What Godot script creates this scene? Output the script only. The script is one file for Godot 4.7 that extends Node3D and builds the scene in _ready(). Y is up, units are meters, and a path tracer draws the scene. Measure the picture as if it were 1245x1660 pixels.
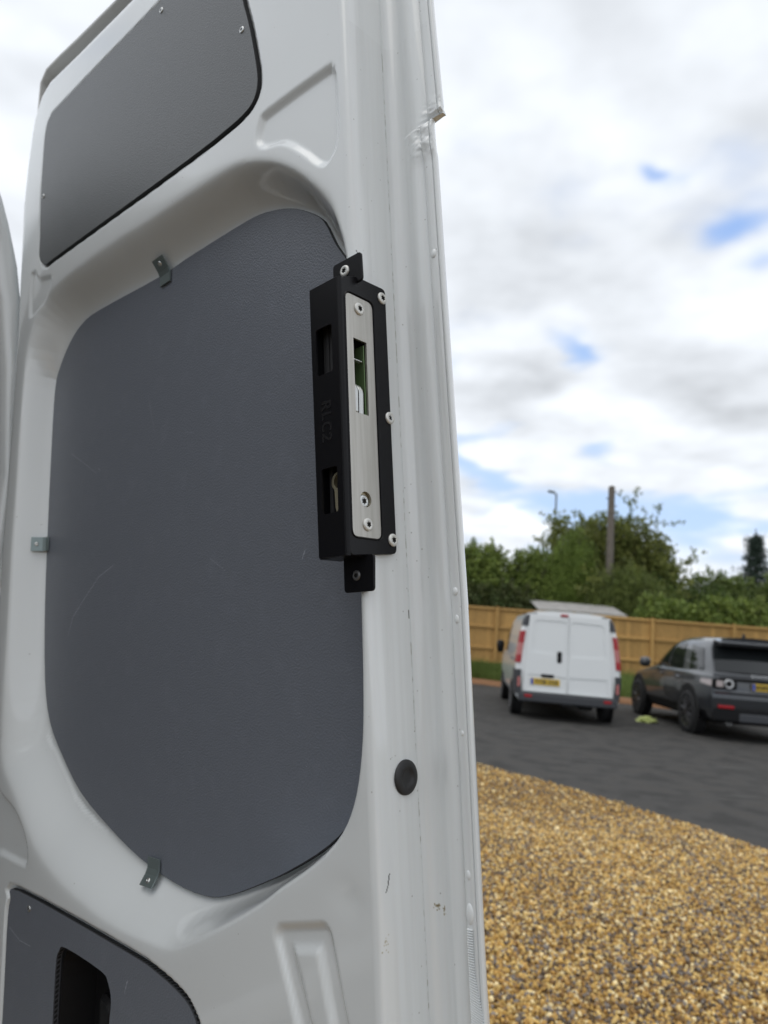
extends Node3D
# An opened white panel-van rear door with a black hook lock, seen from inside its opening; a gravel yard, two parked vehicles, a fence and trees behind.

var rng := RandomNumberGenerator.new()
var M := {}
var used := {}

# the opened door: its corner on the lock edge, and its axes (x to the free edge, y up, z out of the inner face)
const DOOR_AT := Vector3(-0.0206, 1.6164, -0.6356)
var door_basis := Basis(Vector3(0.730, 0.115, 0.674), Vector3(-0.121, 0.992, -0.038), Vector3(-0.673, -0.053, 0.738)).orthonormalized()


class MB:
	# collects triangles; corners are given anticlockwise as seen from outside
	var st := SurfaceTool.new()
	var xf := Transform3D.IDENTITY
	var tint := Color(1, 1, 1)
	var colored := false

	func _init(smooth := false):
		st.begin(Mesh.PRIMITIVE_TRIANGLES)
		st.set_smooth_group(0 if smooth else -1)

	func soft(on: bool):
		st.set_smooth_group(0 if on else -1)
		return self

	func p(v: Vector3, uv := Vector2.ZERO):
		if colored:
			st.set_color(tint)
		st.set_uv(uv)
		st.set_uv2(Vector2(v.x + 1.0, 0.45 - v.y))
		st.add_vertex(xf * v)

	func tri(a: Vector3, b: Vector3, c: Vector3):
		p(a); p(c); p(b)

	func quad(a: Vector3, b: Vector3, c: Vector3, d: Vector3):
		tri(a, b, c); tri(a, c, d)

	func box(c: Vector3, s: Vector3, ch := 0.0, b := Basis.IDENTITY):
		# a box with chamfered edges
		var h := s * 0.5
		ch = minf(ch, minf(h.x, minf(h.y, h.z)) * 0.9)
		var g = func(x: float, y: float, z: float) -> Vector3: return c + b * Vector3(x, y, z)
		var i := h - Vector3(ch, ch, ch)
		for q in [-1.0, 1.0]:
			var f := [[Vector3(h.x * q, -i.y, -i.z), Vector3(h.x * q, i.y, -i.z), Vector3(h.x * q, i.y, i.z), Vector3(h.x * q, -i.y, i.z)],
				[Vector3(-i.x, h.y * q, -i.z), Vector3(-i.x, h.y * q, i.z), Vector3(i.x, h.y * q, i.z), Vector3(i.x, h.y * q, -i.z)],
				[Vector3(-i.x, -i.y, h.z * q), Vector3(i.x, -i.y, h.z * q), Vector3(i.x, i.y, h.z * q), Vector3(-i.x, i.y, h.z * q)]]
			for w in f:
				if q > 0:
					quad(c + b * w[0], c + b * w[1], c + b * w[2], c + b * w[3])
				else:
					quad(c + b * w[3], c + b * w[2], c + b * w[1], c + b * w[0])
		if ch <= 0.0:
			return
		for q in [-1.0, 1.0]:
			for r in [-1.0, 1.0]:
				var e := [[g.call(h.x * q, i.y * r, -i.z), g.call(i.x * q, h.y * r, -i.z), g.call(i.x * q, h.y * r, i.z), g.call(h.x * q, i.y * r, i.z)],
					[g.call(-i.x, h.y * q, i.z * r), g.call(-i.x, i.y * q, h.z * r), g.call(i.x, i.y * q, h.z * r), g.call(i.x, h.y * q, i.z * r)],
					[g.call(i.x * r, -i.y, h.z * q), g.call(h.x * r, -i.y, i.z * q), g.call(h.x * r, i.y, i.z * q), g.call(i.x * r, i.y, h.z * q)]]
				for w in e:
					if q * r > 0:
						quad(w[0], w[1], w[2], w[3])
					else:
						quad(w[3], w[2], w[1], w[0])
				for t in [-1.0, 1.0]:
					var k1: Vector3 = g.call(h.x * q, i.y * r, i.z * t)
					var k2: Vector3 = g.call(i.x * q, h.y * r, i.z * t)
					var k3: Vector3 = g.call(i.x * q, i.y * r, h.z * t)
					if q * r * t > 0:
						tri(k1, k2, k3)
					else:
						tri(k3, k2, k1)

	func lathe(profile: Array, sides: int, at := Transform3D.IDENTITY):
		# profile of (radius, height) from the bottom up, about the local y axis
		for j in profile.size() - 1:
			for k in sides:
				var a0 := TAU * k / sides
				var a1 := TAU * (k + 1) / sides
				var l: Vector2 = profile[j]
				var u: Vector2 = profile[j + 1]
				var a := at * Vector3(l.x * cos(a0), l.y, -l.x * sin(a0))
				var b := at * Vector3(l.x * cos(a1), l.y, -l.x * sin(a1))
				var cc := at * Vector3(u.x * cos(a1), u.y, -u.x * sin(a1))
				var d := at * Vector3(u.x * cos(a0), u.y, -u.x * sin(a0))
				if l.x > 1e-7:
					tri(a, b, cc)
				if u.x > 1e-7:
					tri(a, cc, d)

	func tube(pts: Array, radii: Array, sides: int):
		var rings := []
		for i in pts.size():
			var dir: Vector3 = (pts[mini(i + 1, pts.size() - 1)] - pts[maxi(i - 1, 0)]).normalized()
			var s := dir.cross(Vector3(0.31, 0.2, 0.93)).normalized()
			var t := dir.cross(s)
			var ring := []
			for k in sides:
				var a := TAU * k / sides
				ring.append(pts[i] + (s * cos(a) + t * sin(a)) * radii[i])
			rings.append(ring)
		for i in pts.size() - 1:
			for k in sides:
				var n := (k + 1) % sides
				quad(rings[i][k], rings[i][n], rings[i + 1][n], rings[i + 1][k])

	func grid(rows: Array, flip := false):
		for i in rows.size() - 1:
			for j in rows[i].size() - 1:
				if flip:
					quad(rows[i + 1][j], rows[i + 1][j + 1], rows[i][j + 1], rows[i][j])
				else:
					quad(rows[i][j], rows[i][j + 1], rows[i + 1][j + 1], rows[i + 1][j])

	func inset(poly: PackedVector2Array, d: float) -> PackedVector2Array:
		# moves the outline of an anticlockwise polygon inwards
		var out := PackedVector2Array()
		var n := poly.size()
		for i in n:
			var e0 := (poly[i] - poly[(i + n - 1) % n]).normalized()
			var e1 := (poly[(i + 1) % n] - poly[i]).normalized()
			var nn := (Vector2(-e0.y, e0.x) + Vector2(-e1.y, e1.x))
			nn = nn.normalized() / maxf(0.5, nn.length() * 0.5)
			out.append(poly[i] + nn * d)
		return out

	func ccw(poly: PackedVector2Array) -> PackedVector2Array:
		if Geometry2D.is_polygon_clockwise(poly):
			poly = poly.duplicate()
			poly.reverse()
		return poly

	func cap(outer: PackedVector2Array, holes: Array, z: float, up := true):
		var poly := outer.duplicate()
		for hole in holes:
			var hh: PackedVector2Array = hole.duplicate()
			hh.reverse()
			var best := 1e9
			var bi := 0
			var bj := 0
			for i in poly.size():
				for j in hh.size():
					var dd := poly[i].distance_squared_to(hh[j])
					if dd < best:
						best = dd; bi = i; bj = j
			var merged := PackedVector2Array()
			for i in range(0, bi + 1):
				merged.append(poly[i])
			for j in hh.size():
				merged.append(hh[(bj + j) % hh.size()])
			merged.append(hh[bj])
			merged.append(poly[bi])
			for i in range(bi + 1, poly.size()):
				merged.append(poly[i])
			poly = merged
		var idx := Geometry2D.triangulate_polygon(poly) if holes.is_empty() else PackedInt32Array()
		if idx.is_empty():
			idx = ears(poly)
		for k in range(0, idx.size(), 3):
			var a := poly[idx[k]]
			var b := poly[idx[k + 1]]
			var c := poly[idx[k + 2]]
			if (b - a).cross(c - a) < 0:
				var w := b
				b = c
				c = w
			if up:
				tri(Vector3(a.x, a.y, z), Vector3(b.x, b.y, z), Vector3(c.x, c.y, z))
			else:
				tri(Vector3(c.x, c.y, z), Vector3(b.x, b.y, z), Vector3(a.x, a.y, z))

	func ears(poly: PackedVector2Array) -> PackedInt32Array:
		# cuts an anticlockwise polygon, slits allowed, into triangles
		var left := range(poly.size())
		var out := PackedInt32Array()
		var guard := 0
		while left.size() > 2 and guard < 4000:
			guard += 1
			var cut := -1
			var widest := -2.0
			for i in left.size():
				var a := poly[left[(i + left.size() - 1) % left.size()]]
				var b := poly[left[i]]
				var c := poly[left[(i + 1) % left.size()]]
				if (b - a).cross(c - b) <= 1e-13:
					continue
				var free := true
				for j in left:
					var q := poly[j]
					if q.is_equal_approx(a) or q.is_equal_approx(b) or q.is_equal_approx(c):
						continue
					if (b - a).cross(q - a) > -1e-13 and (c - b).cross(q - b) > -1e-13 and (a - c).cross(q - c) > -1e-13:
						free = false
						break
				if not free:
					continue
				var m := -(a - b).normalized().dot((c - b).normalized())
				m = -absf(m)
				if m > widest:
					widest = m
					cut = i
			if cut < 0:
				# only slivers are left
				cut = 0
				for i in left.size():
					var a := poly[left[(i + left.size() - 1) % left.size()]]
					var c := poly[left[(i + 1) % left.size()]]
					if absf((poly[left[i]] - a).cross(c - poly[left[i]])) <= 1e-12:
						cut = i
						break
				left.remove_at(cut)
				continue
			var n := left.size()
			out.append_array([left[(cut + n - 1) % n], left[cut], left[(cut + 1) % n]])
			left.remove_at(cut)
		return out

	func rim(a: PackedVector2Array, za: float, b: PackedVector2Array, zb: float):
		var n := a.size()
		for i in n:
			var k := (i + 1) % n
			quad(Vector3(a[i].x, a[i].y, za), Vector3(a[k].x, a[k].y, za), Vector3(b[k].x, b[k].y, zb), Vector3(b[i].x, b[i].y, zb))

	func fan(poly: PackedVector2Array, z: float):
		# the face of a slab without hollows, cut from its middle
		var m := Vector2.ZERO
		for v in poly:
			m += v / poly.size()
		for i in poly.size():
			var u := poly[i]
			var w := poly[(i + 1) % poly.size()]
			tri(Vector3(m.x, m.y, z), Vector3(u.x, u.y, z), Vector3(w.x, w.y, z))

	func plate(outer: PackedVector2Array, z0: float, z1: float, ch := 0.0, holes := [], back := true):
		# a slab in the xy plane, its front towards +z, its front edge chamfered
		outer = ccw(outer)
		var top := inset(outer, ch) if ch > 0.0 else outer
		var hs := []
		for h in holes:
			hs.append(ccw(h))
		cap(top, hs, z1)
		if ch > 0.0:
			rim(outer, z1 - ch, top, z1)
		rim(outer, z0, outer, z1 - ch)
		for h in hs:
			rim(h, z1, h, z0)
		if back:
			cap(outer, hs, z0, false)

	func mesh(into: ArrayMesh = null) -> ArrayMesh:
		st.generate_normals()
		return st.commit(into) if into else st.commit()


func lin(r: float, g: float, b: float) -> Color:
	return Color(r, g, b).linear_to_srgb()


func mat(c: Color, rough := 0.6, metal := 0.0, coat := 0.0) -> StandardMaterial3D:
	var m := StandardMaterial3D.new()
	m.albedo_color = c.linear_to_srgb()
	m.roughness = rough
	m.metallic = metal
	if coat > 0.0:
		m.clearcoat_enabled = true
		m.clearcoat = coat
		m.clearcoat_roughness = 0.04
	return m


func noise(freq: float, oct := 4, seed_ := 1, kind := FastNoiseLite.TYPE_SIMPLEX_SMOOTH) -> FastNoiseLite:
	var n := FastNoiseLite.new()
	n.noise_type = kind
	n.frequency = freq
	n.fractal_octaves = oct
	n.fractal_type = FastNoiseLite.FRACTAL_FBM if oct > 1 else FastNoiseLite.FRACTAL_NONE
	n.seed = seed_
	return n


func noise_tex(size: int, freq: float, oct: int, seed_: int, ramp: Array = [], kind := FastNoiseLite.TYPE_SIMPLEX_SMOOTH) -> NoiseTexture2D:
	var t := NoiseTexture2D.new()
	t.width = size
	t.height = size
	t.seamless = true
	t.noise = noise(freq, oct, seed_, kind)
	if ramp:
		var g := Gradient.new()
		var off := PackedFloat32Array()
		var col := PackedColorArray()
		for r in ramp:
			off.append(r[0])
			col.append(r[1].linear_to_srgb())
		g.offsets = off
		g.colors = col
		t.color_ramp = g
	return t


func tri_tex(m: StandardMaterial3D, scale_: float, world := false) -> StandardMaterial3D:
	m.uv1_triplanar = true
	m.uv1_world_triplanar = world
	m.uv1_scale = Vector3(scale_, scale_, scale_)
	return m


func numbered(called: String, parent: Node) -> String:
	var key := str(parent.get_instance_id()) + called
	var n: int = used.get(key, 0)
	used[key] = n + 1
	return called if n == 0 else "%s_%03d" % [called, n]


func put(called: String, mesh: Mesh, m: Material, parent: Node = null, at := Transform3D.IDENTITY) -> MeshInstance3D:
	if parent == null:
		parent = self
	var o := MeshInstance3D.new()
	o.name = numbered(called, parent)
	o.mesh = mesh
	if m:
		o.material_override = m
	o.transform = at
	parent.add_child(o, true)
	return o


func tag(o: Node, label: String, category: String, group := "") -> Node:
	o.set_meta("label", label)
	o.set_meta("category", category)
	o.set_meta("kind", "thing")
	if group:
		o.set_meta("group", group)
	return o


func structure(o: Node, label := "", category := "", kind := "structure") -> Node:
	o.set_meta("kind", kind)
	if label:
		o.set_meta("label", label)
	if category:
		o.set_meta("category", category)
	return o


func thing(called: String, at: Transform3D, label: String, category: String, group := "") -> Node3D:
	var o := Node3D.new()
	o.name = numbered(called, self)
	o.transform = at
	add_child(o, true)
	tag(o, label, category, group)
	return o


func smooth_poly(a: Array, sub := 4) -> PackedVector2Array:
	# a closed Catmull-Rom curve through the points
	var out := PackedVector2Array()
	var n := a.size()
	for i in n:
		for k in sub:
			out.append(a[i].cubic_interpolate(a[(i + 1) % n], a[(i + n - 1) % n], a[(i + 2) % n], float(k) / sub))
	return out


func round_poly(a: Array, r: float, seg := 5) -> PackedVector2Array:
	# straight sides, rounded corners
	var out := PackedVector2Array()
	var n := a.size()
	for i in n:
		var p: Vector2 = a[i]
		var u: Vector2 = (a[(i + n - 1) % n] - p)
		var v: Vector2 = (a[(i + 1) % n] - p)
		var d := minf(r, minf(u.length(), v.length()) * 0.48)
		var s := p + u.normalized() * d
		var e := p + v.normalized() * d
		for k in seg + 1:
			var t := float(k) / seg
			out.append(s.lerp(p, t).lerp(p.lerp(e, t), t))
	return out


func pts(flat: Array) -> Array:
	var out := []
	for i in range(0, flat.size(), 2):
		out.append(Vector2(flat[i], flat[i + 1]))
	return out


func edge_distance(p: Vector2, poly: PackedVector2Array) -> float:
	var best := 1e9
	var n := poly.size()
	var a := poly[n - 1]
	for i in n:
		var b := poly[i]
		best = minf(best, p.distance_squared_to(Geometry2D.get_closest_point_to_segment(p, a, b)))
		a = b
	return sqrt(best)


func text_mesh(s: String, size: float, depth: float, bold := true, face := "Droid Sans") -> TextMesh:
	var t := TextMesh.new()
	var f := SystemFont.new()
	f.font_names = PackedStringArray([face])
	f.font_weight = 700 if bold else 400
	t.font = f
	t.text = s
	t.font_size = 48
	t.pixel_size = size / 34.0
	t.depth = depth
	t.curve_step = 4.0
	return t


func _ready():
	rng.seed = 4711
	# camera: a phone held upright, tilted a little up and rolled a little
	var cam := Camera3D.new()
	cam.name = "camera"
	var lens := CameraAttributesPhysical.new()
	lens.frustum_focal_length = 12.0 / 0.72
	lens.frustum_near = 0.05
	lens.frustum_far = 1500.0
	lens.frustum_focus_distance = 0.69
	lens.exposure_aperture = 4.3
	cam.attributes = lens
	cam.fov = rad_to_deg(2.0 * atan(0.72))
	cam.near = 0.05
	cam.far = 1500.0
	cam.transform = Transform3D(Basis(Vector3.RIGHT, deg_to_rad(9.03)) * Basis(Vector3.BACK, deg_to_rad(4.6)), Vector3(0, 1.5, 0))
	add_child(cam)
	cam.current = true

	var env := Environment.new()
	env.background_mode = Environment.BG_SKY
	var sky := Sky.new()
	sky.sky_material = make_sky()
	env.sky = sky
	env.tonemap_mode = Environment.TONE_MAPPER_LINEAR
	env.tonemap_exposure = 1.15
	env.sdfgi_enabled = true
	env.ssao_enabled = true
	env.ssil_enabled = true
	var we := WorldEnvironment.new()
	we.name = "world_environment"
	we.environment = env
	add_child(we)

	var sun := DirectionalLight3D.new()
	sun.name = "sun"
	sun.light_energy = 0.2
	sun.light_color = Color(1.0, 0.975, 0.94)
	sun.light_angular_distance = 50.0
	sun.shadow_enabled = true
	sun.transform.basis = Basis.looking_at(Vector3(0.30, -1.0, -0.35).normalized(), Vector3.UP)
	add_child(sun)

	make_materials()
	make_ground()
	make_fence()
	make_shed()
	make_poles()
	make_plants()
	make_van()
	make_suv()
	make_litter()
	make_van_body()
	make_door()


func make_sky() -> PanoramaSkyMaterial:
	# broken cloud under a pale blue sky: thick overhead, thinner towards the horizon
	var w := 1536
	var h := 768
	var img := Image.create(w, h, false, Image.FORMAT_RGBF)
	img.fill(Color(0.40, 0.43, 0.45))
	var n1 := noise(0.9, 6, 11)
	var n2 := noise(1.7, 5, 23)
	var n3 := noise(0.35, 3, 5)
	var n4 := noise(4.0, 4, 37)
	# clouds and gaps in the part of the sky that is seen: azimuth, elevation, half width, half height (degrees), more or less cloud, darker or lighter
	var spots := [[25.2, 29.4, 2.0, 1.1, -0.95, 0.0], [13.7, 21.6, 0.9, 1.6, -0.95, 0.0], [28.6, 26.8, 1.8, 0.9, -0.7, 0.0], [21.0, 32.9, 0.8, 0.5, -0.8, 0.0],
		[13.5, 9.6, 4.5, 2.0, -1.15, 0.0], [26.5, 8.8, 6.5, 3.0, -1.3, 0.0], [8.5, 16.5, 2.6, 1.8, -1.15, 0.0], [7.0, 13.4, 1.8, 2.0, -1.1, 0.0], [17.5, 15.2, 2.6, 0.9, -1.1, 0.0], [22.0, 12.3, 4.0, 0.9, 0.9, 0.0], [14.0, 13.4, 3.5, 0.6, 0.7, 0.04], [28.0, 10.4, 3.0, 0.6, 0.8, 0.0], [19.0, 7.0, 3.0, 0.7, 0.6, 0.0],
		[9.4, 20.2, 3.8, 1.5, 1.2, -0.22], [25.5, 20.2, 6.0, 2.2, 1.4, -0.17], [26.0, 15.6, 5.0, 1.6, 0.8, -0.08], [12.0, 8.2, 1.7, 1.6, 1.6, 0.16], [24.4, 16.6, 2.6, 0.9, 0.9, 0.12],
		[15.2, 18.9, 2.4, 0.9, 0.8, 0.10], [8.0, 6.2, 3.4, 1.4, 1.2, 0.05]]
	for y in h / 2 + 8:
		var el := PI / 2 - (y + 0.5) / h * PI
		var deg := rad_to_deg(el)
		var cy := cos(el)
		var up := sin(el)
		var low := smoothstep(30.0, 4.0, deg)
		var blue := Color(0.30, 0.46, 0.80).lerp(Color(0.52, 0.69, 0.94), smoothstep(34.0, 2.0, deg))
		for x in w:
			var az := (x + 0.5) / w * TAU
			var dx := sin(az) * cy
			var dz := -cos(az) * cy
			var k := 1.0 / (maxf(up, 0.0) + 0.16)
			var q := Vector3(dx * k, 0.7 * k, dz * k)
			var c1 := n1.get_noise_3dv(q)
			var c2 := n2.get_noise_3dv(q + Vector3(7.3, 0, 2.1))
			var c3 := n3.get_noise_3dv(q)
			var c4 := n4.get_noise_3dv(q)
			var a := rad_to_deg(az)
			if a > 180.0:
				a -= 360.0
			var more := 0.0
			var tone := 0.0
			if a > -5.0 and a < 45.0 and deg < 42.0:
				for s in spots:
					var ux: float = (a - s[0] + 5.0 * c2 + 2.5 * c1) * cy / s[2]
					var uy: float = (deg - s[1] + 3.0 * c1 - 1.5 * c2) / s[3]
					var d2 := ux * ux + uy * uy
					if d2 < 6.0:
						var g := exp(-d2 * 0.9)
						more += s[4] * g
						tone += s[5] * g
			var dens := smoothstep(-0.55, 0.55, c1 * 1.5 + c3 * 0.5 + lerpf(1.0, 0.62, low) + 0.25 * c2 + 0.22 * c4 + more)
			var bright := 0.845 + 0.16 * c2 + 0.17 * c4 + 0.05 * c3 + tone * (0.75 + c1) + 0.05 * low
			bright = clampf(bright, 0.55, 1.02)
			var cloud := Color(bright * 0.935, bright * 0.98, bright * 1.04)
			img.set_pixel(x, y, blue.lerp(cloud, dens))
	var m := PanoramaSkyMaterial.new()
	m.panorama = ImageTexture.create_from_image(img)
	return m


func make_materials():
	var grain := noise_tex(512, 0.085, 2, 3)
	var grain_fine := noise_tex(512, 0.2, 2, 9)
	M.grey_panel = mat(Color(0.146, 0.160, 0.188), 0.36)
	M.grey_panel.heightmap_enabled = true
	M.grey_panel.heightmap_texture = grain
	M.grey_panel.heightmap_scale = 0.032
	tri_tex(M.grey_panel, 7.5)
	M.upper_panel = M.grey_panel.duplicate()
	M.upper_panel.albedo_color = lin(0.094, 0.100, 0.104)
	M.upper_panel.roughness = 0.34
	M.dark_edge = mat(Color(0.012, 0.012, 0.013), 0.6)
	M.white = mat(Color(0.72, 0.75, 0.76), 0.38, 0.0, 1.0)
	M.skin = mat(Color(0.72, 0.75, 0.76), 0.4, 0.0, 1.0)
	M.black = mat(Color(0.007, 0.007, 0.0085), 0.34)
	M.black.metallic_specular = 0.3
	M.black.heightmap_enabled = true
	M.black.heightmap_texture = grain_fine
	M.black.heightmap_scale = 0.006
	tri_tex(M.black, 8.0)
	M.letter = mat(Color(0.017, 0.017, 0.019), 0.2)
	M.rubber = mat(Color(0.016, 0.016, 0.017), 0.5)
	M.plastic = mat(Color(0.010, 0.010, 0.011), 0.38)
	M.plastic.metallic_specular = 0.3
	M.inside = mat(Color(0.05, 0.05, 0.052), 0.5, 0.3)
	M.steel = mat(Color(0.50, 0.485, 0.45), 0.42, 0.85)
	M.steel.roughness_texture = noise_tex(512, 0.02, 4, 31, [[0.0, Color(0.8, 0.8, 0.8)], [1.0, Color(1, 1, 1)]])
	M.steel.albedo_texture = noise_tex(512, 0.012, 5, 37, [[0.2, Color(0.87, 0.865, 0.85)], [0.8, Color(1, 1, 1)]])
	tri_tex(M.steel, 6.0)
	M.steel.uv1_scale = Vector3(30.0, 1.3, 30.0)
	M.zinc = mat(Color(0.60, 0.61, 0.60), 0.3, 0.9)
	M.pale_screw = mat(Color(0.66, 0.66, 0.63), 0.32, 0.35)
	M.dull_screw = mat(Color(0.16, 0.16, 0.16), 0.4, 0.6)
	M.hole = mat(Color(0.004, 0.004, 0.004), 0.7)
	M.bracket = mat(Color(0.24, 0.29, 0.29), 0.4, 0.6)
	M.green = mat(Color(0.13, 0.20, 0.09), 0.3, 0.6)
	M.rim_grey = mat(Color(0.14, 0.14, 0.145), 0.4, 0.5)
	M.rim_black = mat(Color(0.10, 0.10, 0.105), 0.3, 0.7)
	M.brass = mat(Color(0.52, 0.47, 0.33), 0.4, 0.8)


# ---------------------------------------------------------------- ground

const GRAVEL_EDGE := [-1.3, -9.5, 0.3, -8.95, 1.35, -8.5, 1.9, -7.85, 2.44, -7.1, 2.84, -6.4, 3.16, -5.75, 3.9, -4.2, 5.2, -1.5, 7.0, 3.0, 9.0, 9.0]
const BRICK_EDGE := [-30.0, -25.5, -8.0, -23.6, 1.0, -22.3, 3.3, -21.6, 4.6, -20.6, 6.4, -18.9, 7.6, -18.1, 10.0, -17.4, 16.0, -16.6, 40.0, -15.0]


func sheet(called: String, poly: PackedVector2Array, y: float, m: Material) -> MeshInstance3D:
	var b := MB.new()
	var idx := Geometry2D.triangulate_polygon(poly)
	for k in range(0, idx.size(), 3):
		var a := poly[idx[k]]
		var c := poly[idx[k + 1]]
		var d := poly[idx[k + 2]]
		if (c - a).cross(d - a) > 0:
			var w := c
			c = d
			d = w
		b.tri(Vector3(a.x, y, a.y), Vector3(c.x, y, c.y), Vector3(d.x, y, d.y))
	return put(called, b.mesh(), m)


func make_ground():
	var earth := mat(Color(0.09, 0.10, 0.05), 0.95)
	earth.albedo_color = Color.WHITE
	earth.albedo_texture = noise_tex(512, 0.02, 5, 3, [[0.2, Color(0.05, 0.065, 0.022)], [0.8, Color(0.12, 0.125, 0.06)]])
	tri_tex(earth, 0.12, true)
	structure(sheet("ground", PackedVector2Array([Vector2(-600, -600), Vector2(600, -600), Vector2(600, 600), Vector2(-600, 600)]), -0.06, earth))

	var tar := mat(Color.WHITE, 0.95)
	tar.metallic_specular = 0.3
	tar.albedo_texture = noise_tex(1024, 0.35, 4, 41, [[0.15, Color(0.030, 0.0295, 0.028)], [0.5, Color(0.066, 0.064, 0.0615)], [0.85, Color(0.16, 0.155, 0.147)]])
	tar.heightmap_enabled = true
	tar.heightmap_texture = noise_tex(512, 0.4, 2, 43)
	tar.heightmap_scale = 0.25
	tar.detail_enabled = true
	tar.detail_blend_mode = BaseMaterial3D.BLEND_MODE_MUL
	tar.detail_uv_layer = BaseMaterial3D.DETAIL_UV_1
	tar.detail_albedo = noise_tex(512, 0.006, 4, 47, [[0.25, Color(0.72, 0.72, 0.72)], [0.6, Color(1, 1, 1)], [0.85, Color(1.0, 0.98, 0.95)]])
	tri_tex(tar, 0.55, true)
	var road := PackedVector2Array()
	for v in pts(BRICK_EDGE):
		road.append(v)
	road.append(Vector2(40, 40))
	road.append(Vector2(-30, 40))
	structure(sheet("tarmac_yard", road, 0.0, tar))

	# worn paler patches of the tarmac
	var worn := mat(Color(0.078, 0.076, 0.072), 0.95)
	var scraps := [[2.9, -10.6, 0.5, 0.03], [3.2, -9.4, 0.7, 0.02], [4.9, -9.8, 0.4, 0.03], [3.9, -8.9, 0.35, 0.02], [2.2, -11.5, 0.6, 0.03], [4.0, -7.9, 0.3, 0.02]]
	for s in scraps:
		var b := MB.new()
		var ring := []
		for k in 14:
			var a := TAU * k / 14
			var r := 0.6 + 0.4 * rng.randf()
			ring.append(Vector3(s[0] + cos(a) * s[2] * r, 0.004, s[1] + sin(a) * s[3] * r * 2.0))
		for k in 14:
			b.tri(Vector3(s[0], 0.004, s[1]), ring[(k + 1) % 14], ring[k])
		structure(put("worn_tarmac", b.mesh(), worn))

	# the gravel bed and its loose stones
	var bed := mat(Color.WHITE, 0.9)
	bed.albedo_texture = noise_tex(1024, 0.11, 3, 51, [[0.15, Color(0.05, 0.035, 0.02)], [0.40, Color(0.22, 0.13, 0.05)], [0.6, Color(0.42, 0.27, 0.10)], [0.85, Color(0.60, 0.44, 0.22)]], FastNoiseLite.TYPE_CELLULAR)
	bed.heightmap_enabled = true
	bed.heightmap_texture = noise_tex(512, 0.11, 2, 53)
	bed.heightmap_scale = 1.2
	tri_tex(bed, 1.0, true)
	var gp := PackedVector2Array()
	for v in pts(GRAVEL_EDGE):
		gp.append(v)
	gp.append(Vector2(-0.3, 9))
	gp.append(Vector2(-1.2, 0))
	structure(sheet("gravel_bed", gp, 0.008, bed))
	var stone := MB.new(true)
	var ico := []
	var ph := (1.0 + sqrt(5.0)) / 2.0
	for v in [[-1, ph, 0], [1, ph, 0], [-1, -ph, 0], [1, -ph, 0], [0, -1, ph], [0, 1, ph], [0, -1, -ph], [0, 1, -ph], [ph, 0, -1], [ph, 0, 1], [-ph, 0, -1], [-ph, 0, 1]]:
		ico.append(Vector3(v[0], v[1], v[2]).normalized() * rng.randf_range(0.8, 1.15))
	for f in [[0, 11, 5], [0, 5, 1], [0, 1, 7], [0, 7, 10], [0, 10, 11], [1, 5, 9], [5, 11, 4], [11, 10, 2], [10, 7, 6], [7, 1, 8], [3, 9, 4], [3, 4, 2], [3, 2, 6], [3, 6, 8], [3, 8, 9], [4, 9, 5], [2, 4, 11], [6, 2, 10], [8, 6, 7], [9, 8, 1]]:
		stone.tri(ico[f[0]], ico[f[1]], ico[f[2]])
	var palette := [Color(0.52, 0.32, 0.085), Color(0.58, 0.37, 0.115), Color(0.40, 0.235, 0.06), Color(0.70, 0.50, 0.19), Color(0.85, 0.69, 0.38), Color(0.25, 0.14, 0.045), Color(0.22, 0.19, 0.165), Color(0.12, 0.09, 0.065), Color(0.47, 0.27, 0.075), Color(0.62, 0.42, 0.14)]
	var patches := noise(0.9, 3, 77)
	var where := []
	var tints := []
	for k in 150000:
		var p := Vector2(rng.randf_range(-2.2, 4.6), rng.randf_range(-9.6, 0.4))
		if k > 105000:
			p = Vector2(rng.randf_range(0.2, 3.4), rng.randf_range(-6.5, -2.4))
		var loose := rng.randf() < 0.004
		if not Geometry2D.is_point_in_polygon(p - Vector2(0.05 if not loose else rng.randf_range(-0.3, 0.2), 0.0), gp):
			continue
		var s := rng.randf_range(0.006, 0.0125) * (1.35 if rng.randf() < 0.1 else 1.0)
		var bas := Basis.from_euler(Vector3(rng.randf() * TAU, rng.randf() * TAU, rng.randf() * TAU)) * Basis.from_scale(Vector3(s * rng.randf_range(0.9, 1.5), s * rng.randf_range(0.55, 0.9), s))
		where.append(Transform3D(bas, Vector3(p.x, (0.004 if loose else 0.010) + rng.randf() * 0.011, p.y)))
		var dull := clampf(0.5 + patches.get_noise_2dv(p) * 1.1, 0.0, 1.0)
		var c: Color = palette[rng.randi() % palette.size()]
		if rng.randf() < dull * 0.3:
			c = palette[5 + rng.randi() % 3]
		tints.append(c * rng.randf_range(0.8, 1.3))
	var mm := MultiMesh.new()
	mm.transform_format = MultiMesh.TRANSFORM_3D
	mm.use_colors = true
	mm.mesh = stone.mesh()
	mm.instance_count = where.size()
	for k in where.size():
		mm.set_instance_transform(k, where[k])
		mm.set_instance_color(k, tints[k])
	var sm := mat(Color.WHITE, 0.75)
	sm.vertex_color_use_as_albedo = true
	scatter("gravel", mm, sm, "loose golden brown gravel stones covering the near part of the yard", "gravel")

	# a strip of reddish gravel along the far edge, then the grass bank that rises to the fence
	var red := mat(Color.WHITE, 0.95)
	red.albedo_texture = noise_tex(512, 0.12, 4, 61, [[0.2, Color(0.10, 0.05, 0.025)], [0.5, Color(0.25, 0.12, 0.055)], [0.85, Color(0.36, 0.22, 0.12)]])
	tri_tex(red, 0.5, true)
	var edge := pts(BRICK_EDGE)
	var strip := MB.new(true)
	var bank := MB.new(true)
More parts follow.
